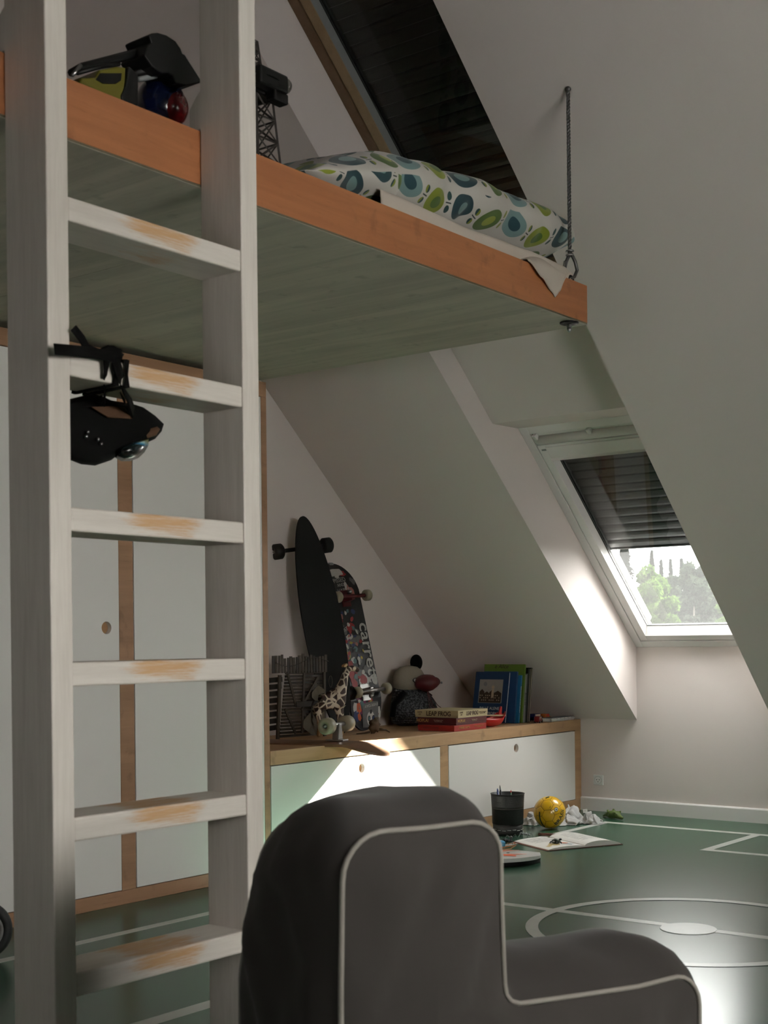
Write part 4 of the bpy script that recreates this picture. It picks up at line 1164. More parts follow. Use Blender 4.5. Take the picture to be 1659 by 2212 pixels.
# upturned wooden skateboard, one truck up, nose hanging over the cabinet edge
tip = Vector((-3.415, 4.425, LZ)); yv = Vector((-.93, -.25, 0)).normalized()
T = frame(Vector((tip.x, tip.y, LZ + .0115)), (-yv.y * -1, yv.x * -1, 0), yv)
if (T.to_3x3() @ Vector((0, 0, 1))).z < 0: T = frame(Vector((tip.x, tip.y, LZ + .0115)), (-yv.y, yv.x, 0), yv)
ud_ = thing('upturned_skateboard', 'brown wooden skateboard lying wheels up with its nose over the cabinet edge', 'skateboard', tuple(tip))
t = NT('two_sided_deck')
deck(MB(), .80, .205, (.15, .0, -.30), T, t=.0105, rounded=.17, concave=-.006).build('deck', M_DECKW, ud_)
truck(ud_, T @ Matrix.Translation((0, .232, .0015)), M_TRUCK, M_WHEELC, axle=.190, wr=.034, ww=.050, h=.066)

# curled dried leaf
cl = MB()
cl.ball((-3.885, 4.925, LZ + .036), (.026, .030, .028), 14, 9, noise_amp=.6, seed=3)
cl.tube([(-3.87, 4.94, LZ + .02), (-3.85, 4.965, LZ + .018), (-3.84, 4.985, LZ + .005)], [.006, .004, .002], 6)
cl.tube([(-3.89, 4.90, LZ + .01), (-3.90, 4.87, LZ + .006), (-3.92, 4.84, LZ + .004)], [.005, .004, .002], 6)
cl.tube([(-3.88, 4.93, LZ + .055), (-3.885, 4.935, LZ + .07), (-3.875, 4.95, LZ + .072)], [.008, .006, .002], 6)
solo(cl, 'dried_leaf', plain('dried_brown', (.11, .065, .03), .8, var=.3), 'curled brown dried leaf on the low cabinet under the stickered skateboard', 'leaf')

# round soft toy
px = thing('knitted_soft_toy', 'round soft toy with beige head, grey knit body and dark red snout', 'soft toy', (-4.12, 5.53, LZ))
t = NT('grey_knit'); v_ = t.coord('Object', (1, 1, 1)); wv = t.n('ShaderNodeTexWave', wave_type='BANDS', bands_direction='Z'); t.t.links.new(v_, wv.inputs[0]); wv.inputs['Scale'].default_value = 28; wv.inputs['Distortion'].default_value = 2.5; wv.inputs['Detail Scale'].default_value = 4
nn = t.noise(v_, 120, 3); t.bsdf(t.mix(nn.sm(.42, .62), (.018, .020, .024, 1), (.11, .115, .125, 1)), .95, bump=S(t, wv.outputs['Fac']) + nn, bstr=.9, bdist=.004); M_KNIT = t.m
M_FELT = plain('beige_felt', (.30, .265, .21), .95, scale=200, var=.1, bstr=.2)
def shell(path, T=None):   # lathe along z with elliptical section (rx, ry, cx, cy)
    mb = MB(); n_ = 28; vs = []; fs = []
    for z, rx, ry, cx_, cy_ in path:
        for j in range(n_):
            a = 2 * PI * j / n_; vs.append((cx_ + rx * math.cos(a), cy_ + ry * math.sin(a), z))
    for i in range(len(path) - 1):
        for j in range(n_): fs.append((i * n_ + j, i * n_ + (j + 1) % n_, (i + 1) * n_ + (j + 1) % n_, (i + 1) * n_ + j))
    fs += [tuple(range(n_))[::-1], tuple((len(path) - 1) * n_ + j for j in range(n_))]
    return mb.add(vs, fs, True, T)
bx_, by_ = -4.128, 5.545
shell([(LZ + .002, .055, .11, bx_ + .02, by_ - .01), (LZ + .02, .085, .150, bx_ + .02, by_ - .01), (LZ + .07, .092, .160, bx_ + .015, by_), (LZ + .12, .086, .145, bx_ + .01, by_ - .005), (LZ + .165, .074, .118, bx_, by_ - .012), (LZ + .19, .062, .098, bx_ - .004, by_ - .018)]).build('knitted_body', M_KNIT, px)
hp = [(LZ + .18, .060, .096)]
hd = [(LZ + .180, .062, .100), (LZ + .21, .068, .106), (LZ + .245, .066, .102), (LZ + .275, .054, .084), (LZ + .292, .036, .055), (LZ + .299, .010, .015)]
shell([(z, a, b, bx_ + .002, by_ - .018 + (z - LZ - .18) * -.1) for z, a, b in hd]).build('head', M_FELT, px)
MB().ball((-4.150, 5.615, LZ + .312), (.028, .038, .042), 18, 12).build('pompom', M_BLACKF, px)
sp_ = ONX(922, 1475, -4.015); Tr = Matrix.Translation(sp_) @ Matrix.Rotation(.55, 4, 'Z')
mb = MB(); mb.ball((0, 0, 0), (.062, .058, .042), 20, 12, T=Tr, noise_amp=.12); mb.ball((.035, .035, .004), (.030, .045, .024), 14, 8, T=Tr)
mb.build('snout', plain('wine_red_leather', (.085, .010, .012), .45), px)
MB().ball(sp_ + Vector((.055, .05, 0)), .006, 8, 6).build('snout_stud', M_STEEL, px)
Te = frame(Vector((-4.055, 5.483, LZ + .228)), (.15, .98, .12), (-.25, 0, .97))
MB().lathe([(.019, -.004), (.019, .0)], 20, T=Te @ Matrix.Diagonal((1, .62, 1, 1)), smooth=False).build('eye_outline', M_BLACK, px)
MB().lathe([(.016, -.002), (.016, .0012)], 20, T=Te @ Matrix.Diagonal((1, .56, 1, 1)), smooth=False).build('eye_white', M_WHITE, px)
MB().box(-.0016, .0016, -.009, .009, .001, .002, T=Te).build('pupil', M_BLACK, px)
MB().tube([(-4.06, 5.40, LZ + .170), (-4.10, 5.36, LZ + .11), (-4.10, 5.345, LZ + .05)], [.016, .015, .014], 10).build('arm', M_BLACKF, px)
MB().tube([(-4.055, 5.50, LZ + .188), (-4.03, 5.545, LZ + .165), (-4.02, 5.565, LZ + .150)], [.012, .012, .010], 6, flat=.3).build('collar', M_BLACKF, px)
for k, (yy, zz) in enumerate(((5.545, .0), (5.575, .01), (5.60, .02), (5.66, .03))):
    MB().tube([tuple(sp_ + Vector((0, 0, -.035))), (-4.012, lerp(sp_.y, yy, .6), LZ + .10), (-3.995, yy, LZ + .03 + zz)], .0018, 5).build('lace', plain('wine_red_leather', (.085, .010, .012), .45), px)

# stacked game boxes
def game_box(name, label, corner, ang, wx, wy, z, h, mat, lid=None):
    R_ = Matrix.Rotation(ang, 4, 'Z'); T_ = Matrix.Translation((corner[0], corner[1], z)) @ R_
    b = thing(name, label, 'box', (corner[0], corner[1], z), group='game boxes on the low cabinet')
    # local: x towards the room (front at 0), y along the wall
    MB().box(-wx, 0, 0, wy, 0, h * .30, T=T_).build('box_base', mat, b, bevel=.0008)
    MB().box(-wx - .001, .001, -.001, wy + .001, h * .30, h, T=T_).build('lid', mat, b, bevel=.0012)
    return b, T_
BC = (-3.648, 5.205)
b3, T3 = game_box('board_game_box', 'bright red flat game box, lowest of the three stacked boxes', (-3.640, 5.215), .02, .205, .275, LZ + .0004, .027, plain('red_box_print', (.34, .022, .014), .5))
b2, T2 = game_box('board_game_box', 'dark maroon game box lettered HOPLA, in the middle of the stack', (-3.648, 5.243), .02, .218, .262, LZ + .0280, .032, plain('maroon_box_print', (.085, .012, .012), .5))
b1, T1 = game_box('board_game_box', 'cream game box lettered LEAP FROG on top of the box stack', (-3.650, 5.262), .02, .245, .255, LZ + .0605, .034, plain('cream_box_print', (.44, .36, .20), .55))
M_BRN = plain('dark_brown_print', (.05, .025, .012), .6); M_GOLD = plain('gold_print', (.45, .26, .08), .6); M_PALE = plain('pale_print', (.50, .38, .26), .6)
def on_front(Tb, y, z): return Tb @ frame(Vector((.0016, y, z)), (0, 1, 0), (0, 0, 1))
def on_side(Tb, x, z): return Tb @ frame(Vector((x, -.0016, z)), (1, 0, 0), (0, 0, 1))
text('title_front', 'LEAP FROG', .0260, M_BRN, b1, on_front(T1, .120, .0175), sx=.78, bold=.0006)
text('small_print', 'GAME\nOF', .0105, M_BRN, b1, on_front(T1, .026, .019))
text('small_print', 'The all-time and great game\nfrom the year 1890', .0060, M_BRN, b1, on_front(T1, .208, .018))
text('title_side', 'LEAP FROG', .0300, M_BRN, b1, on_side(T1, -.110, .017), sx=.92, bold=.0006)
text('small_print', 'GAME\nOF', .0110, M_BRN, b1, on_side(T1, -.218, .018))
text('title_front', 'HOPLA!', .0180, M_GOLD, b2, on_front(T2, .042, .018), bold=.0004)
text('title_side', 'HOPLA!', .0200, M_GOLD, b2, on_side(T2, -.190, .018), bold=.0004)
text('small_print', 'The small game of the\nhop and the jump', .0055, M_PALE, b2, on_front(T2, .155, .018))
text('small_print', 'The small game of the\nhop and the jump', .0060, M_PALE, b2, on_side(T2, -.10, .018))
text('title_front', 'SNAKE GAME', .0150, M_GOLD, b3, on_front(T3, .085, .015)); text('small_print', '500 good turns for the hundred and\none rounds', .0055, M_GOLD, b3, on_front(T3, .210, .015))
text('title_side', 'SNAKE GAME', .0150, plain('dull_red_print', (.20, .04, .03), .6), b3, on_side(T3, -.13, .014))
# red boat-like bowl and a wooden stick across it
bo = thing('red_toy_boat', 'red plastic toy boat between the game boxes and the blue book', 'toy boat', (-3.685, 5.60, LZ))
def boat(u, v):
    y = lerp(5.500, 5.705, u); e = math.sin(PI * min(1, max(0, u * .92 + .04))) ** .55
    a = PI * v; w_ = .046 * e
    x = -3.690 + w_ * math.cos(a); z = LZ + .042 - (.040 * e) * math.sin(a) + (.030 * max(0, u - .72) / .28 if u > .72 else 0)
    return Vector((x, y, z))
MB().grid(boat, 24, 14).build('hull', M_RED, bo, solid=.003)
MB().prism([(5.672, LZ + .045), (5.700, LZ + .046), (5.706, LZ + .094), (5.694, LZ + .096), (5.682, LZ + .07)], lambda y, z: (-3.700, y, z), lambda y, z: (-3.692, y, z)).build('prow', M_RED, bo, bevel=.002)
solo(MB().tube([(-3.700, 5.502, LZ + .0595), (-3.672, 5.700, LZ + .0505)], [.0035, .0045], 7), 'wooden_stick', plain('pale_wood', (.50, .36, .20), .6), 'thin pale wooden stick lying across the red toy boat', 'stick')

# standing books
def book(name, label, y, x0, w, h, th, tilt, col, pages=True, spine_out=True, T=None, thick_cover=.0025):
    """upright book: spine faces the room; leaning by tilt about X; y = foot"""
    T_ = T or (Matrix.Translation((x0, y, LZ + .001 + th * max(0, math.sin(-tilt)))) @ Matrix.Rotation(tilt, 4, 'X'))
    b = thing(name, label, 'book', (x0, y, LZ), group='books standing on the low cabinet')
    m_ = plain('cover_%s' % label[:18].replace(' ', '_'), col, .42)
    MB().box(-w + .004, -.003, thick_cover, th - thick_cover, .003, h - .004, T=T_).build('pages', M_PAPER, b)
    mb = MB(); mb.box(-w, 0, 0, thick_cover, 0, h, T=T_); mb.box(-w, 0, th - thick_cover, th, 0, h, T=T_); mb.box(-.003, 0, 0, th, 0, h, T=T_)
    mb.build('cover', m_, b, bevel=.0006)
    return b, T_
# blue picture book: cover turned to the room, leaning back against the row
Tb = frame(Vector((-3.968, 5.838, LZ + .0035)), (1, 0, 0), (0, .19, .98))
bb = thing('picture_book', 'blue picture book lettered PALLE ALENE I VERDEN leaning cover outwards', 'book', (-3.87, 5.84, LZ), group='books standing on the low cabinet')
BW, BH = .205, .262
MB().box(0, BW, 0, BH, -.014, -.0115, T=Tb).build('back_cover', plain('deep_blue_cloth', (.010, .040, .115), .45), bb)
MB().box(.003, BW - .003, .003, BH - .003, -.0115, -.0025, T=Tb).build('pages', M_PAPER, bb)
MB().box(0, BW, 0, BH, -.0025, 0, T=Tb).build('front_cover', plain('deep_blue_cloth', (.010, .040, .115), .45), bb, bevel=.0006)
pic = MB().box(.030, .172, .100, .222, 0, .0006, T=Tb).build('cover_picture', plain('pale_picture_ground', (.34, .32, .29), .6), bb)
mp_ = MB()
for hx, hw, hh in ((.034, .030, .070), (.062, .034, .058), (.094, .030, .066), (.122, .046, .062)):
    mp_.box(hx, hx + hw, .102, .102 + hh * .8, .0004, .0010, T=Tb)
    mp_.add([Tb @ Vector(p) for p in ((hx, .102 + hh * .8, .0010), (hx + hw, .102 + hh * .8, .0010), (hx + hw / 2, .102 + hh, .0010))], [(0, 1, 2)])
mp_.build('printed_houses', M_BRN, pic)
mw = MB()
for i in range(11):
    for j in range(3):
        if (i * 7 + j * 5) % 4: mw.box(.038 + i * .0115, .043 + i * .0115, .112 + j * .012, .118 + j * .012, .0010, .0013, T=Tb)
mw.build('printed_windows', M_PALE, pic)
MB().lathe([(.011, .0004), (.011, .0011)], 18, T=Tb @ Matrix.Translation((.066, .198, 0)), smooth=False).build('printed_moon', M_GREYAL, pic)
mf_ = MB(); mf_.box(.108, .122, .128, .172, .0012, .0016, T=Tb); mf_.lathe([(.009, .0012), (.009, .0017)], 12, T=Tb @ Matrix.Translation((.115, .182, 0)), smooth=False)
mf_.build('printed_figure', M_PALE, pic)
text('title', 'PALLE ALENE', .0215, M_PAPER, bb, Tb @ Matrix.Translation((.103, .072, .0004)), extrude=.0003, sx=.95)
text('title', 'I VERDEN', .0215, M_PAPER, bb, Tb @ Matrix.Translation((.110, .046, .0004)), extrude=.0003, sx=.95)
# the upright row: spines to the room
xr = -3.705
book('hardback_book', 'dark blue book right behind the leaning blue picture book', 5.862, xr - .02, .20, .262, .014, -.14, (.012, .055, .16))
b_, T_ = book('hardback_book', 'bright blue slim book with printed spine beside the green book', 5.880, xr - .005, .18, .243, .012, -.14, (.02, .17, .36))
text('spine_print', 'ALPHABET BOOK OF LITTLE WONDERS', .0075, M_PAPER, b_, T_ @ frame(Vector((.0004, .006, .120)), (0, 0, 1), (0, -1, 0)), extrude=.0002)
b_, T_ = book('hardback_book', 'large lime green book, tallest in the row of books', 5.902, xr, .245, .298, .013, -.13, (.13, .22, .022))
text('cover_print', 'e Alice', .030, M_BRN, b_, T_ @ frame(Vector((-.14, -.0006, .286)), (1, 0, 0), (0, 0, 1)), extrude=.0002, shear=.3)
for i, (lab, c, th, h) in enumerate((('thin grey-white booklet next to the lime green book', (.36, .36, .35), .010, .245), ('pale patterned booklet, second right of the lime green book', (.20, .20, .21), .008, .250), ('black slim book left of the two white page edges', (.012, .012, .012), .014, .275),
                                     ('slim black book with cream page edges, second from the right end', (.015, .012, .012), .012, .278), ('slim black book with cream page edges, right end of the row', (.015, .013, .013), .013, .280))):
    y = 5.9165 + sum((.010, .008, .014, .012)[:i]) + .0018 * (i + 1)
    if i >= 3:   # page edges face the room
        T_ = Matrix.Translation((xr, y, LZ + .0015)) @ Matrix.Rotation(-.12, 4, 'X')
        b = thing('slim_book', lab, 'book', (xr, y, LZ), group='books standing on the low cabinet')
        MB().box(-.20, -.001, .003, th - .003, .003, h - .003, T=T_).build('pages', plain('cream_pages', (.42, .36, .28), .8), b)
        mb = MB(); mb.box(-.205, 0, 0, .003, 0, h, T=T_); mb.box(-.205, 0, th - .003, th, 0, h, T=T_); mb.box(-.205, -.201, 0, th, 0, h, T=T_)
        mb.build('cover', M_BLACK, b)
    else:
        b_, T_ = book('slim_book', lab, y, xr, .20, h, th, -.12, c)
        if i < 2: text('spine_print', 'TALES AND RHYMES', .007, M_BLACK, b_, T_ @ frame(Vector((.0004, th / 2, .12)), (0, 0, 1), (0, -1, 0)), extrude=.0002)

# small toy vehicles
def vehicle(name, label, cx_, cy_, ln, w, h, z, col, ang, cabcol=None, z0=LZ):
    o = thing(name, label, 'toy car', (cx_, cy_, z0), group='toy vehicles at the end of the low cabinet')
    T_ = Matrix.Translation((cx_, cy_, z0 + z)) @ Matrix.Rotation(ang, 4, 'Z')
    pf = [(-ln / 2, .006), (ln / 2, .006), (ln / 2, h * .55), (ln * .30, h * .60), (ln * .22, h), (-ln * .42, h), (-ln / 2, h * .62)]
    MB().prism(pf, lambda y, zz: (-w / 2, y, zz), lambda y, zz: (w / 2, y, zz), T=T_).build('body', col, o, bevel=.002)
    mb = MB(); mb.box(w / 2 - .0002, w / 2 + .0006, -ln * .35, ln * .18, h * .64, h * .90, T=T_)
    mb.build('side_window', M_PALE if cabcol is None else cabcol, o)
    for sy in (-.32, .32):
        for sx_ in (-1, 1):
            MB().lathe([(.0035, -.003), (.0065, -.003), (.0065, .003), (.0035, .003)], 12, T=T_ @ Matrix.Translation((sx_ * w * .48, sy * ln, .0065)) @ Matrix.Rotation(PI / 2, 4, 'Y')).build('wheel', M_BLACK, o)
            MB().lathe([(.003, -.0034), (.003, .0034)], 8, T=T_ @ Matrix.Translation((sx_ * w * .48, sy * ln, .0065)) @ Matrix.Rotation(PI / 2, 4, 'Y')).build('hubcap', M_STEEL, o)
    return o
vehicle('toy_bus', 'small red toy bus beside the row of books', -3.655, 5.985, .062, .026, .034, 0, plain('dark_red_enamel', (.16, .010, .010), .3), .25)
vehicle('toy_truck', 'small dark blue toy truck behind the red toy bus', -3.742, 6.100, .105, .034, .040, .0, plain('dark_blue_enamel', (.010, .018, .10), .3), .1)
vehicle('toy_car', 'small orange and red toy car behind the white-spined book', -3.748, 6.205, .070, .034, .034, 0, plain('orange_enamel', (.40, .12, .02), .3), .15, cabcol=M_RED)
wb = thing('flat_book', 'flat lying book with white ring-marked spine at the cabinet end', 'book', (-3.70, 6.18, LZ))
T_ = Matrix.Translation((-3.630, 6.075, LZ + .0008)) @ Matrix.Rotation(.03, 4, 'Z')
MB().box(-.062, -.002, .002, .238, .002, .016, T=T_).build('pages', M_PAPER, wb)
MB().box(-.065, -.001, 0, .240, 0, .0018, T=T_).build('back_cover', M_WHITE, wb); MB().box(-.065, -.001, 0, .240, .0162, .018, T=T_).build('front_cover', M_GREYAL, wb)
MB().tube([T_ @ Vector((-.003, .0, .009)), T_ @ Vector((-.003, .240, .009))], .0092, 10, flat=.5).build('spine', M_WHITE, wb)
for k in range(5):
    MB().tube([T_ @ Vector((.0022 , .050 + k * .040 + .0045 * math.cos(a), .0095 + .0045 * math.sin(a))) for a in [PI * .25 + 1.5 * PI * i / 10 for i in range(11)]], .0010, 4).build('ring_mark', M_BLACK, wb)

# ------------------------------------------------------------------ things on the floor
# black bucket with white stitching and pens
bu = thing('black_basket', 'black woven fabric basket with white stitches holding pens beside the football', 'basket', (-3.452, 5.372, 0))
T = Matrix.Translation((-3.452, 5.372, 0))
prof_ = [(.0, .002), (.066, .002), (.068, .010), (.0685, .022), (.0700, .05)]
for i in range(14):
    z = .05 + i * .0095; r = lerp(.0700, .0765, i / 13); prof_ += [(r, z), (r + .0008, z + .005)]
prof_ += [(.0775, .186), (.0795, .187), (.0795, .189), (.0760, .189), (.072, .05), (.0, .02)]
t = NT('black_leather'); t.bsdf((.010, .0095, .009), .5, bump=t.noise(t.coord('Object', (8, 8, 60)), 6, 4), bstr=.4, bdist=.003)
MB().lathe(prof_, 44, T=T).build('body', t.m, bu)
for k in range(18):
    a0 = 2 * PI * k / 18; a1 = a0 + .25; dz = .006 * math.sin(k * 1.7)
    MB().tube([T @ Vector((.0702 * math.cos(a), .0702 * math.sin(a), .024 + dz * .4)) for a in (a0, (a0 + a1) / 2, a1)], .0011, 4).build('stitch', M_WHITE, bu)
def pen(name, label, base, top, r, mat, tipmat, h1=.02):
    o = thing(name, label, 'pen', base, group='pens in the black basket')
    b = Vector(base); t_ = Vector(top); d = (t_ - b).normalized()
    MB().tube([b, t_], r, 8).build('barrel', mat, o)
    MB().tube([t_, t_ + d * h1, t_ + d * (h1 + .008)], [r * .95, r * .75, r * .2], 8).build('cap', tipmat, o)
pen('pen', 'blue pen, leftmost in the black basket', (-3.482, 5.360, .03), (-3.500, 5.362, .196), .0045, M_BLUE, M_BLUE, .006)
pen('pen', 'grey pen standing tallest in the black basket', (-3.470, 5.370, .03), (-3.494, 5.376, .200), .0042, M_BLACK, M_GREYAL, .016)
pen('pencil', 'pencil with coloured end, rightmost in the black basket', (-3.450, 5.380, .03), (-3.448, 5.394, .190), .004, plain('green_pencil', (.02, .10, .04), .5), M_RED, .004)

# football built from its 32 panels
bl = thing('yellow_football', 'yellow football lettered BRASIL resting on the green floor by the basket', 'football', (-3.385, 5.635, 0))
BCn = Vector((-3.385, 5.635, .0775)); BRd = .0765
M_BY = plain('football_yellow', (.84, .47, .016), .28, var=.08, scale=60, coat=.4); M_SEAM = plain('football_seam', (.12, .055, .01), .7); M_DKG = plain('dark_green_print', (.010, .035, .022), .45)
view = -(camF); vx = camR.copy(); vz = Vector((0, 0, 1))
# ball frame: x right, y up, z to the camera
BF = Matrix(((vx.x, 0, view.x), (vx.y, 0, view.y), (0, 1, 0)))
phi = (1 + 5 ** .5) / 2
ico = [Vector(p).normalized() for p in [(-1, phi, 0), (1, phi, 0), (-1, -phi, 0), (1, -phi, 0), (0, -1, phi), (0, 1, phi), (0, -1, -phi), (0, 1, -phi), (phi, 0, -1), (phi, 0, 1), (-phi, 0, -1), (-phi, 0, 1)]]
tri = [(0, 11, 5), (0, 5, 1), (0, 1, 7), (0, 7, 10), (0, 10, 11), (1, 5, 9), (5, 11, 4), (11, 10, 2), (10, 7, 6), (7, 1, 8), (3, 9, 4), (3, 4, 2), (3, 2, 6), (3, 6, 8), (3, 8, 9), (4, 9, 5), (2, 4, 11), (6, 2, 10), (8, 6, 7), (9, 8, 1)]
# turn one vertex (pentagon) to the badge direction
bdir = Vector((.155, .105, 0)) / .35; bdir = Vector((.30, .275, 0)); bdir.z = math.sqrt(1 - bdir.length_squared)
q = ico[4].rotation_difference(bdir); q = __import__('mathutils').Quaternion(bdir, math.radians(14)) @ q
ico = [q @ v for v in ico]
def panel(pts, c):
    n_ = len(pts); rings = 4; vs = [c.normalized()]; fs = []
    ins = .965
    for k in range(1, rings + 1):
        for i in range(n_):
            for m_ in range(3):
                e = pts[i].lerp(pts[(i + 1) % n_], m_ / 3); vs.append(c.lerp(e, k / rings * ins))
    per = 3 * n_
    for i in range(per): fs.append((0, 1 + i, 1 + (i + 1) % per))
    for k in range(rings - 1):
        for i in range(per): a = 1 + k * per + i; b = 1 + k * per + (i + 1) % per; fs.append((a, b, b + per, a + per))
    base = len(vs)
    out = []
    for j, v in enumerate(vs):
        last = j > (rings - 1) * per
        out.append(BCn + BF @ (v.normalized() * (BRd - (.0006 if last else 0))))
    return MB().add(out, fs, True).build('panel', M_BY, bl)
MB().ball(BCn, BRd - .0009, 32, 20).build('bladder', M_SEAM, bl)
for i, v in enumerate(ico):
    nb = [w_ for w_ in ico if w_ is not v and (w_ - v).length < 1.1]
    ref = nb[0] - v * nb[0].dot(v); ref.normalize(); o2 = v.cross(ref)
    nb.sort(key=lambda w_: math.atan2(w_.dot(o2), w_.dot(ref)))
    panel([v.lerp(w_, 1 / 3) for w_ in nb], v * .93)
for a, b, c in tri:
    A, B_, C_ = ico[a], ico[b], ico[c]
    panel([A.lerp(B_, 1 / 3), A.lerp(B_, 2 / 3), B_.lerp(C_, 1 / 3), B_.lerp(C_, 2 / 3), C_.lerp(A, 1 / 3), C_.lerp(A, 2 / 3)], (A + B_ + C_) / 3)
def onball(x, y, lift=.0006):   # x, y in ball-radius units as seen from the camera
    z = math.sqrt(max(0.0, 1 - x * x - y * y)); return BCn + BF @ (Vector((x, y, z)) * (BRd + lift))
def ball_wrap(cx_, cy_, ang, sc):
    c = Vector((cx_, cy_, math.sqrt(1 - cx_ * cx_ - cy_ * cy_)))
    ex = Vector((math.cos(ang), math.sin(ang), 0)); ex = (ex - c * ex.dot(c)).normalized(); ey_ = c.cross(ex)
    def w_(p):
        x, y = p.x / BRd, p.y / BRd
        l = math.hypot(x, y)
        d = c * math.cos(l) + ((ex * x + ey_ * y) / l * math.sin(l) if l > 1e-9 else Vector())
        return BCn + BF @ (d * (BRd + .0007))
    return w_
text('printed_word', 'BRASIL', .030, M_DKG, bl, Matrix.Identity(4), extrude=0, warp=ball_wrap(.60, -.23, math.radians(58), 1), sx=.98, bold=.0006)
MB().tube([onball(-.70, .12), onball(-.71, -.08), onball(-.66, -.36), onball(-.54, -.62), onball(-.36, -.84)], .0030, 6).build('green_stripe', M_DKG, bl)
MB().tube([onball(-.27, .90), onball(-.16, .94), onball(-.05, .965)], .0030, 6).build('green_stripe', M_DKG, bl)
cB = (.30, .275)
def hexa(r, lift, mat, nme, n_=6, rot=0.2):
    pts = [onball(cB[0] + r * math.cos(rot + 2 * PI * i / n_), cB[1] + r * 1.05 * math.sin(rot + 2 * PI * i / n_), lift) for i in range(n_)]
    MB().add([onball(*cB, lift)] + pts, [(0, 1 + i, 1 + (i + 1) % n_) for i in range(n_)]).build(nme, mat, bl)
hexa(.135, .0007, M_DKG, 'badge'); hexa(.095, .0010, M_WHITE, 'badge_ring', 12); hexa(.055, .0013, M_DKG, 'badge_centre', 12); hexa(.028, .0016, M_GREYAL, 'badge_dot', 8)
sw = [(-.08, .43), (-.03, .56), (-.045, .50), (-.055, .42), (-.085, .385), (-.12, .39), (-.105, .405)]
MB().add([onball(x, y) for x, y in sw], [tuple(range(len(sw)))]).build('tick_mark', M_DKG, bl)

# crumpled grey cloth behind the ball
t = NT('grey_crumpled_cloth'); nn = t.noise(t.coord(), 30, 3); t.bsdf(t.mix(nn, (.50, .49, .48, 1), (.40, .39, .385, 1)), .9, bump=nn, bstr=.2, bdist=.002); M_CLOTH = t.m
def rag(c, rx, ry, h, seed, n_=46):
    mb = MB()
    def fn(u, v):
        x = (u - .5) * 2; y = (v - .5) * 2; r = math.hypot(x, y)
        k = 1 / max(1, r * .92) if r > .6 else 1
        x *= k; y *= k; r = min(1, math.hypot(x, y))
        env = (1 - r ** 3)
        p = Vector((x * 1.9, y * 1.9, seed))
        f = .62 + noise.noise(p * .8) * .9 - abs(noise.noise(p * 1.6)) * .7 + abs(noise.noise(p * 3.0)) * .22; f = max(.05, f)
        return Vector((c[0] + x * rx + noise.noise(p * 1.7 + Vector((5, 5, 5))) * rx * .35, c[1] + y * ry + noise.noise(p * 1.7 + Vector((9, 1, 5))) * ry * .35, .003 + h * env * f))
    return mb.grid(fn, n_, n_, smooth=True)
cg = rag((-3.425, 5.845, 0), .095, .115, .085, 4.2); cg2 = rag((-3.31, 5.905), .055, .05, .055, 7.7)
cl_ = solo(cg, 'grey_cloth', M_CLOTH, 'crumpled light grey cloth on the floor behind the yellow football', 'cloth', solid=.002)
cg2.build('sleeve', M_CLOTH, cl_, solid=.002); rag((-3.53, 5.72), .050, .06, .065, 1.7).build('sleeve', M_CLOTH, cl_, solid=.002)
Tt = frame(Vector((-3.345, 5.905, .058)), (.75, .55, .1), (-.1, .05, 1))
MB().box(-.011, .011, -.009, .009, -.0004, .0004, T=Tt).build('care_tag', M_WHITE, cl_)
MB().box(-.003, .001, -.001, .001, .0004, .0006, T=Tt).build('tag_print', M_BLACK, cl_)

# green toy reptile on its back
M_CROC = plain('olive_rubber', (.115, .165, .035), .5, var=.15, scale=80, bstr=.3)
c0 = Vector((-3.312, 6.120, .020)); cd = Vector((.90, -.43, 0)).normalized(); cs_ = Vector((.43, .90, 0)).normalized()
def q_(a, b, z, r): p = c0 + cd * a + cs_ * b + Vector((0, 0, z - .02)); return (p.x, p.y, p.z, r)
nodes = [q_(0, 0, .020, .020), q_(.030, 0, .021, .021), q_(.055, 0, .015, .012), q_(.073, .0, .012, .010), q_(.088, 0, .010, .007),
         q_(-.030, 0, .018, .017), q_(-.052, .002, .014, .009), q_(-.075, .004, .006, .005), q_(-.088, .003, .004, .002),
         q_(-.012, .016, .040, .005), q_(-.014, .018, .046, .007), q_(-.014, -.016, .034, .005), q_(-.018, -.018, .044, .007), q_(.040, .016, .036, .005), q_(.046, .018, .040, .006), q_(.040, -.016, .032, .005), q_(.048, -.018, .037, .006)]
cr = skinned('toy_reptile', nodes, [(0, 1), (1, 2), (2, 3), (3, 4), (0, 5), (5, 6), (6, 7), (7, 8), (0, 9), (9, 10), (0, 11), (11, 12), (1, 13), (13, 14), (1, 15), (15, 16)], M_CROC, None, origin=(c0.x, c0.y, .002))
tag(cr, 'olive green toy reptile lying on its back near the baseboard', 'toy reptile')
for sg in (-1, 1):
    p = c0 + cd * .078 + cs_ * .006 * sg + Vector((0, 0, -.006)); MB().ball(p, .0022, 8, 6).build('eye', M_BLACK, cr)

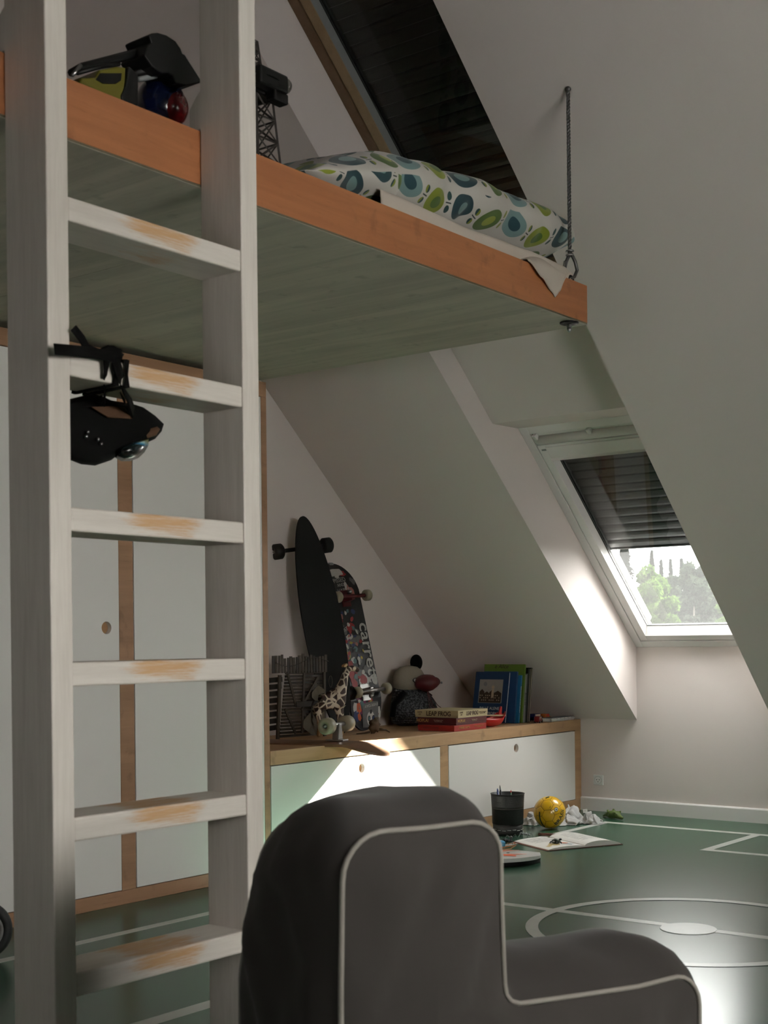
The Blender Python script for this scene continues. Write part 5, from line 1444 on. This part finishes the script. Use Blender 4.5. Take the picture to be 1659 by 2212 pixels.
# open book
ob = thing('open_book', 'open hardback book lying on the green floor in front of the football', 'book', (-3.10, 5.27, 0))
e = Vector((-.89, .456, 0)); wv_ = Vector((.456, .89, 0)); N0 = Vector((-3.030, 5.030, 0)); HB, PW = .288, .186
To = frame(N0, wv_, e)   # x: across the pages (left to right), y: up the page, z: up
if (To.to_3x3() @ Vector((0, 0, 1))).z < 0: To = frame(N0, wv_, e) @ Matrix.Diagonal((1, 1, -1, 1))
M_CLOTHB = plain('red_brown_cloth_cover', (.13, .035, .022), .7)
MB().box(-.006, PW, -.006, HB + .006, .0006, .0032, T=To).build('cover', M_CLOTHB, ob); MB().box(PW, 2 * PW + .006, -.006, HB + .006, .0006, .0032, T=To).build('cover', M_CLOTHB, ob)
def pageblock(x0, x1, hmax, flip, nme):
    def z(u): # u 0 at spine 1 at fore edge
        return .004 + hmax * (math.sin(PI * min(1, u * 1.0 + .0)) ** .6 * .75 + .35 * (1 - u)) if u < .98 else .004 + hmax * .12
    n_ = 16; vs = []; fs = []
    for i in range(n_ + 1):
        u = i / n_; x = lerp(x0, x1, u)
        for y, zz in ((0, .0034), (0, z(u)), (HB, z(u)), (HB, .0034)): vs.append((x, y, zz))
    for i in range(n_):
        for k in range(4): fs.append((4 * i + k, 4 * i + (k + 1) % 4, 4 * i + 4 + (k + 1) % 4, 4 * i + 4 + k))
    fs += [(0, 1, 2, 3), (4 * n_ + 3, 4 * n_ + 2, 4 * n_ + 1, 4 * n_)]
    return MB().add([To @ Vector(v) for v in vs], fs, False).build(nme, M_PAPER, ob), z
pl_, zl_ = pageblock(PW, .002, .011, 0, 'left_pages'); pr_, zr_ = pageblock(PW, 2 * PW - .002, .024, 1, 'right_pages')
M_INK = plain('grey_ink', (.30, .29, .28), .8)
def onpage(u, y, right): x = PW + (PW - .002) * u if right else PW - (PW - .002) * u; return To @ Vector((x, y, (zr_ if right else zl_)(u) + .0006))
for right, rows in ((False, range(9)), (True, range(16))):
    mb = MB()
    for r in rows:
        y = HB - .030 - r * .0125
        us = [.14 + .72 * k / 8 for k in range(9)]
        if right and r % 5 == 4: us = us[:5]
        L0 = [onpage(u, y, right) for u in us]; L1 = [onpage(u, y - .0026, right) for u in us]
        b0 = len(us); mb.add(L0 + L1, [(k, k + 1, b0 + k + 1, b0 + k) for k in range(b0 - 1) if (k * 3 + r) % 7])
    mb.build('printed_lines', M_INK, ob)
rs = random.Random(3)
for cu_, cyy, rr, mt_ in ((.62, .075, .034, plain('pale_ochre_wash', (.50, .38, .16), .8)), (.30, .085, .026, plain('coral_wash', (.52, .20, .12), .8)), (.30, .050, .030, plain('pale_blue_wash', (.42, .45, .46), .8)), (.80, .055, .018, plain('pale_ochre_wash', (.50, .38, .16), .8))):
    vs = [onpage(cu_, cyy, False)] + [onpage(cu_ + rr / PW * rs.uniform(.5, 1.1) * math.cos(2 * PI * i / 12), cyy + rr * rs.uniform(.5, 1.1) * math.sin(2 * PI * i / 12), False) for i in range(12)]
    MB().add(vs, [(0, 1 + i, 1 + (i + 1) % 12) for i in range(12)]).build('printed_picture', mt_, ob)
# dark toy turtle on the page
tp = onpage(.52, .085, False)
tu = thing('toy_turtle', 'dark green-black toy turtle sitting on the left page of the open book', 'toy turtle', (tp.x, tp.y, tp.z))
MB().ball(tp + Vector((0, 0, .009)), (.019, .015, .011), 16, 10, noise_amp=.2, seed=4).build('shell', plain('black_green_shell', (.014, .018, .010), .3), tu)
for a in (.5, 2.2, 3.8, 5.4):
    MB().tube([tp + Vector((.013 * math.cos(a), .011 * math.sin(a), .006)), tp + Vector((.023 * math.cos(a), .019 * math.sin(a), .007)), tp + Vector((.027 * math.cos(a), .022 * math.sin(a), .001))], [.004, .003, .0025], 6).build('leg', M_BLACK, tu)
MB().ball(tp + Vector((.012, .020, .016)), (.006, .008, .005), 10, 6).build('head', M_BLACK, tu)
# brown cigar-like stick at the gutter
sk_ = MB().tube([(-3.300, 5.395, .008), (-3.26, 5.398, .009), (-3.205, 5.402, .0085)], [.0072, .0062, .0078], 10)
so2 = solo(sk_, 'brown_stick', plain('brown_bark', (.12, .035, .015), .6, var=.3), 'short brown wooden stick lying behind the open book', 'stick')
MB().lathe([(.0045, 0), (.0045, .0012)], 10, T=frame(Vector((-3.2045, 5.402, .0085)), (0, 1, 0), (0, 0, 1)), smooth=False).build('hollow_end', M_BLACK, so2)

# black toy insects
def insect(name, label, c, r, ang, seed, mat=M_BLACK):
    o = thing(name, label, 'toy insect', (c[0], c[1], 0), group='toy insects by the basket')
    rs_ = random.Random(seed); T_ = Matrix.Translation((c[0], c[1], 0)) @ Matrix.Rotation(ang, 4, 'Z')
    mb = MB(); mb.ball((0, 0, r * .45), (r * .42, r * .26, r * .22), 12, 8, T=T_); mb.ball((r * .55, 0, r * .40), (r * .24, r * .18, r * .16), 10, 6, T=T_); mb.ball((-r * .6, 0, r * .5), (r * .38, r * .26, r * .24), 10, 6, T=T_)
    mb.build('body', mat, o)
    for sg in (-1, 1):
        for k in (-.35, 0, .35):
            e_ = rs_.uniform(-.2, .2)
            MB().tube([T_ @ Vector((k * r, sg * r * .15, r * .4)), T_ @ Vector(((k * 1.5 + e_) * r, sg * r * .65, r * rs_.uniform(.6, .95))), T_ @ Vector(((k * 2.0 + e_) * r, sg * r * 1.05, r * .04))], [r * .06, r * .05, r * .03], 5).build('leg', mat, o)
insect('toy_insect', 'black toy insect, nearest the orange-marked white board', (-3.285, 5.110), .028, .6, 1)
insect('toy_insect', 'black and white toy insect touching the open book cover', (-3.335, 5.215), .028, 2.1, 2, plain('black_white_plastic', (.05, .05, .05), .4, var=.45, scale=150))
insect('toy_insect', 'dark grey toy insect against the foot of the black basket', (-3.330, 5.330), .028, .2, 3, M_GREYAL)
insect('toy_insect', 'black toy insect behind the blue and white thermometer', (-3.315, 5.140), .026, 1.4, 4)
# orange ribbon
solo(MB().tube([(-3.285, 5.105, .004), (-3.265, 5.090, .006), (-3.250, 5.115, .003), (-3.268, 5.135, .004)], .004, 6, flat=.3), 'orange_ribbon', plain('burnt_orange', (.40, .10, .02), .6), 'short orange ribbon lying among the black toy insects', 'ribbon')

# digital thermometer-like stick
Tm = frame(Vector((-3.385, 5.150, .0)), (.165, -.165, 0), (.165, .165, 0)); Lm = .190
th_ = thing('toy_device', 'chunky blue and white plastic device on the floor in front of the basket', 'toy device', (-3.30, 5.06, 0))
MB().box(0, Lm - .028, -.012, .012, .002, .022, T=Tm).build('white_body', M_WHITE, th_, bevel=.006, seg=3)
MB().box(Lm - .038, Lm, -.013, .013, .001, .024, T=Tm).build('blue_end', plain('sky_blue_plastic', (.06, .26, .46), .35), th_, bevel=.006, seg=3)
MB().box(.06, Lm - .055, -.0085, .0085, .0215, .0232, T=Tm).build('display', plain('display_grey', (.10, .12, .14), .2), th_, bevel=.001)
MB().box(.01, .06, -.013, .013, .003, .021, T=Tm).build('blue_band', plain('sky_blue_plastic', (.06, .26, .46), .35), th_, bevel=.005, seg=3)

# white mini board with orange print
wbd = thing('white_mini_board', 'white pointed toy board with orange print and black underside', 'toy board', (-2.99, 4.72, 0))
tipb = Vector((-2.925, 4.790, 0)); dirb = Vector((-.34, -.94, 0)).normalized()
# long axis runs left in the photo: towards -X and -Y
dirb = Vector((-.62, -.78, 0)).normalized()
Tq = frame(Vector((tipb.x, tipb.y, .030)), (-dirb.y, dirb.x, 0), dirb)
if (Tq.to_3x3() @ Vector((0, 0, 1))).z < 0: Tq = frame(Vector((tipb.x, tipb.y, .030)), (dirb.y, -dirb.x, 0), dirb)
def bd_w(s_): return .118 * (max(0.0, 1 - (1 - min(1, s_ / .17)) ** 2.0)) ** .55
def bd(ztop, zbot, crown, nme, mat, grow=0.0):
    n_ = 34; vs = []; fs = []; m_ = 10
    for i in range(n_ + 1):
        s_ = .50 * (i / n_) ** 1.4; hw = max(.0004, bd_w(s_) + grow)
        for k in range(m_ + 1):
            u = -1 + 2 * k / m_; vs.append((u * hw, s_, ztop + crown * (1 - u * u) - .006 * max(0, 1 - s_ / .08)))
        for k in range(m_ + 1):
            u = 1 - 2 * k / m_; vs.append((u * hw * .96, s_, zbot))
    c = 2 * (m_ + 1)
    for i in range(n_):
        for k in range(c): fs.append((i * c + k, i * c + (k + 1) % c, (i + 1) * c + (k + 1) % c, (i + 1) * c + k))
    fs.append(tuple(range(c))); fs.append(tuple(n_ * c + k for k in range(c))[::-1])
    return MB().add([Tq @ Vector(v) for v in vs], fs, False).build(nme, mat, wbd, bevel=.003)
bd(.004, -.012, .006, 'deck', plain('glossy_white', (.78, .77, .75), .25, coat=.3)); bd(-.012, -.027, 0, 'black_base', M_BLACK, -.004)
def onb(x, y): hw = bd_w(y); return Tq @ Vector((x, y, .0052 + .006 * (1 - (x / hw) ** 2)))
def ribbon_poly(cen, wd, nme):
    vs = []; fs = []
    for (x, y), w_ in zip(cen, wd):
        vs += [onb(x, y - w_ / 2), onb(x, y + w_ / 2)]
    for i in range(len(cen) - 1): fs.append((2 * i, 2 * i + 1, 2 * i + 3, 2 * i + 2))
    MB().add(vs, fs).build(nme, M_ORANGE, wbd)
def strk(p, q, w0, w1, n_=10, bend=0.0):
    vs = []; fs = []
    d = (Vector(q) - Vector(p)); nrm = Vector((-d.y, d.x)).normalized()
    for i in range(n_ + 1):
        t_ = i / n_; c = Vector(p).lerp(Vector(q), t_) + nrm * bend * math.sin(PI * t_); w_ = lerp(w0, w1, t_) / 2
        vs += [onb(*(c + nrm * w_)), onb(*(c - nrm * w_))]
    for i in range(n_): fs.append((2 * i, 2 * i + 1, 2 * i + 3, 2 * i + 2))
    MB().add(vs, fs).build('orange_print', M_ORANGE, wbd)
sx_ = 1 if (Tq.to_3x3() @ Vector((1, 0, 0))).dot(camF) > 0 else -1   # +: away from the camera
strk((.050 * sx_, .065), (.045 * sx_, .17), .003, .026, bend=.0); strk((.045 * sx_, .155), (-.035 * sx_, .33), .045, .040, bend=.012 * sx_); strk((.095 * sx_, .180), (.045 * sx_, .160), .020, .040)
strk((-.055 * sx_, .075), (-.045 * sx_, .20), .003, .026); strk((-.045 * sx_, .19), (-.035 * sx_, .33), .026, .034); strk((-.080 * sx_, .13), (-.045 * sx_, .19), .016, .028)
for x, y in ((-.010, .140), (-.075, .215), (.035, .245)):
    MB().lathe([(.007, .0), (.007, .0025), (.004, .003)], 14, T=Matrix.Translation(onb(x * sx_, y))).build('screw_insert', M_STEEL, wbd)
MB().tube([onb(.085 * sx_, .155) + Vector((0, 0, .004)), onb(.09 * sx_, .13) + Vector((.01, .02, .012)), onb(.085 * sx_, .10) + Vector((.012, .03, .015)), onb(.078 * sx_, .10) + Vector((0, 0, .004)), onb(.085 * sx_, .15) + Vector((0, 0, .001))], .0028, 6).build('leash_loop', plain('tan_cord', (.38, .17, .06), .7), wbd)

# toy wheel at the left edge behind the ladder
wc = Vector((-3.325, 2.395, .083))
wt = thing('toy_roller', 'black-tyred toy wheel with red hub by the tall cabinet at the left edge', 'wheel', (wc.x, wc.y, 0))
ax = (Vector((0, 0, wc.z)) - wc); ax.z = 0; ax.normalize()
Tw = frame(wc, ax.cross(Vector((0, 0, 1))), (0, 0, 1))
if (Tw.to_3x3() @ Vector((0, 0, 1))).dot(ax) < 0: Tw = frame(wc, -ax.cross(Vector((0, 0, 1))), (0, 0, 1))
MB().lathe([(.058, -.018), (.074, -.018), (.082, -.010), (.082, .010), (.074, .018), (.060, .020), (.056, .012)], 40, T=Tw).build('tyre', plain('tyre_rubber', (.010, .010, .010), .6), wt)
MB().lathe([(.0, .004), (.030, .004), (.046, .010), (.050, .016), (.056, .017), (.058, .010), (.058, -.01), (.0, -.01)], 32, T=Tw).build('rim', plain('dull_silver', (.25, .24, .23), .4), wt)
MB().lathe([(.0, .013), (.030, .012), (.044, .010)], 24, T=Tw).build('hub', plain('dark_red_hub', (.18, .012, .014), .4), wt)

# ------------------------------------------------------------------ outdoors
M_GRASS = plain('lawn', (.010, .014, .006), .9, scale=.3, var=.2)
gr = struct(MB().box(-400, 400, 7.2, 500, -4.2, -4.0).build('ground', M_GRASS))
def leaf_mat(name, c1, c2, tr=.35):
    t = NT(name); nz = t.noise(t.coord(), .9, 3)
    col = t.mix(nz.sm(.35, .65), tuple(c1) + (1,), tuple(c2) + (1,))
    d = t.n('ShaderNodeBsdfDiffuse'); l = t.n('ShaderNodeBsdfTranslucent'); t.t.links.new(col, d.inputs[0]); t.t.links.new(col, l.inputs[0])
    m_ = t.n('ShaderNodeMixShader'); m_.inputs[0].default_value = tr; t.t.links.new(d.outputs[0], m_.inputs[1]); t.t.links.new(l.outputs[0], m_.inputs[2]); t.t.links.new(m_.outputs[0], t.out.inputs[0]); return t.m
LEAFA = leaf_mat('fresh_green_leaves', (.034, .056, .012), (.016, .028, .007)); LEAFB = leaf_mat('dark_conifer_needles', (.011, .014, .012), (.008, .011, .009), .15); LEAFC = leaf_mat('grey_green_leaves', (.018, .023, .015), (.011, .015, .011), .3)
M_TRUNK = plain('bark', (.06, .05, .04), .9)
nrng = __import__('numpy').random.default_rng(5)
def crown(cx_, cy_, z0, z1, r, kind, nl, ls, seed):
    rr = random.Random(seed); vs = []; fs = []
    H_ = z1 - z0
    if kind == 'conifer':
        for i in range(nl):
            h = rr.random() ** 1.25; z = z0 + H_ * h; a = rr.uniform(0, 2 * PI); rad = r * (1 - h) * (0.45 + .55 * abs(math.sin(h * 26 + a * .5))) + .02; q = rr.random() ** .4
            p = Vector((cx_ + rad * q * math.cos(a), cy_ + rad * q * math.sin(a), z - .25 * q * rad))
            d = Vector((math.cos(a), math.sin(a), -.35)) * ls * rr.uniform(.7, 1.4); s_ = Vector((-math.sin(a), math.cos(a), rr.uniform(-.2, .2))) * ls * .35
            b = len(vs); vs += [p - s_, p + s_, p + d]; fs.append((b, b + 1, b + 2))
    else:
        blobs = []
        for i in range(60):
            a = rr.uniform(0, 2 * PI); h = rr.uniform(.05, .95); rad = r * math.sqrt(max(.05, 1 - (2 * h - .9) ** 2)) * rr.uniform(.3, .85)
            blobs.append((Vector((cx_ + rad * math.cos(a), cy_ + rad * math.sin(a), z0 + H_ * h)), r * rr.uniform(.16, .32)))
        for i in range(nl):
            c, br = blobs[i % len(blobs)]
            d = Vector((rr.gauss(0, 1), rr.gauss(0, 1), rr.gauss(0, 1))).normalized()
            p = c + d * br * rr.uniform(.75, 1.1)
            u1 = Vector((rr.gauss(0, 1), rr.gauss(0, 1), rr.gauss(0, 1))).normalized() * ls * rr.uniform(.6, 1.3); u2 = d.cross(u1).normalized() * ls * rr.uniform(.5, 1)
            b = len(vs); vs += [p - u1, p + u2, p + u1]; fs.append((b, b + 1, b + 2))
    mb = MB(); mb.v = vs; mb.f = fs; mb.smooth = [False] * len(fs); return mb
def tree(name, label, x, y, zt, r, kind, mat, nl=5200, ls=.28, zb=-2.6, seed=1):
    o = thing(name, label, 'tree', (x, y, -4), group='trees beyond the roof window')
    MB().tube([(x, y, -4), (x, y, zb + (zt - zb) * .75)], [r * .06, r * .02], 8).build('trunk', M_TRUNK, o)
    crown(x, y, zb, zt, r, kind, nl, ls, seed).build('crown', mat, o)
def at(px, D):   # ground point at distance D along the camera axis under photo column px
    R = (px - 829.5) / FPX * D; p = camR * R + camF * D; return p.x, p.y
def ztop_(py, D): return .9 + (1106 + SHY - 6 - py) / FPX * D
def add_tree(name, label, px, py, wpx, D, kind, mat, seed, **kw):
    x, y = at(px, D); tree(name, label, x, y, ztop_(py, D), wpx / 2 / FPX * D, kind, mat, seed=seed, **kw)
add_tree('leafy_tree', 'bright fresh green leafy tree in the middle of the lower roof window', 1405, 1222, 125, 95, 'leafy', LEAFA, 1, nl=15000, ls=.22)
add_tree('spruce_tree', 'tall pale spruce at the left edge of the lower roof window', 1350, 1160, 190, 116, 'conifer', LEAFB, 2, nl=16000, ls=.30)
add_tree('spruce_tree', 'slim pointed spruce rising behind the bright green tree', 1410, 1188, 84, 126, 'conifer', LEAFB, 3, nl=9000, ls=.24)
add_tree('spruce_tree', 'small spruce just right of the slim pointed spruce', 1430, 1208, 70, 134, 'conifer', LEAFB, 4, nl=9000, ls=.24)
add_tree('spruce_tree', 'spruce left of the pair with twin tips in the window', 1450, 1207, 84, 141, 'conifer', LEAFB, 5, nl=9000, ls=.24)
add_tree('spruce_tree', 'right spruce of the pair with twin tips in the window', 1474, 1206, 84, 131, 'conifer', LEAFB, 6, nl=9000, ls=.24)
add_tree('birch_tree', 'broad grey-green birch at the right of the lower roof window', 1500, 1212, 120, 105, 'leafy', LEAFC, 7, nl=15000, ls=.22)
add_tree('birch_tree', 'grey-green tree between the bright green tree and the broad birch', 1452, 1236, 80, 112, 'leafy', LEAFC, 8, nl=12000, ls=.22)
add_tree('leafy_tree', 'low yellow-green bush at the lower right corner of the window view', 1562, 1300, 50, 90, 'leafy', LEAFA, 9, nl=2500, ls=.18)
add_tree('birch_tree', 'grey-green tree furthest right, half hidden by the niche edge', 1590, 1215, 100, 118, 'leafy', LEAFC, 10, nl=12000, ls=.22)
add_tree('birch_tree', 'grey-green tree left of the bright green tree', 1330, 1230, 90, 110, 'leafy', LEAFC, 12, nl=12000, ls=.22)
for k, (px_, py_, w_) in enumerate(((1325, 1225, 150), (1420, 1250, 150), (1530, 1232, 150), (1600, 1228, 150))):
    add_tree('distant_tree', ('far hazy tree crown behind the spruce at the window\'s left edge', 'far hazy crown low behind the bright green tree', 'far hazy crown behind the broad birch', 'far hazy crown beyond the niche edge at the right')[k], px_, py_, w_, (160, 178, 160, 178)[k], 'leafy', LEAFC, 20 + k, nl=12000, ls=.42, zb=-4.0)
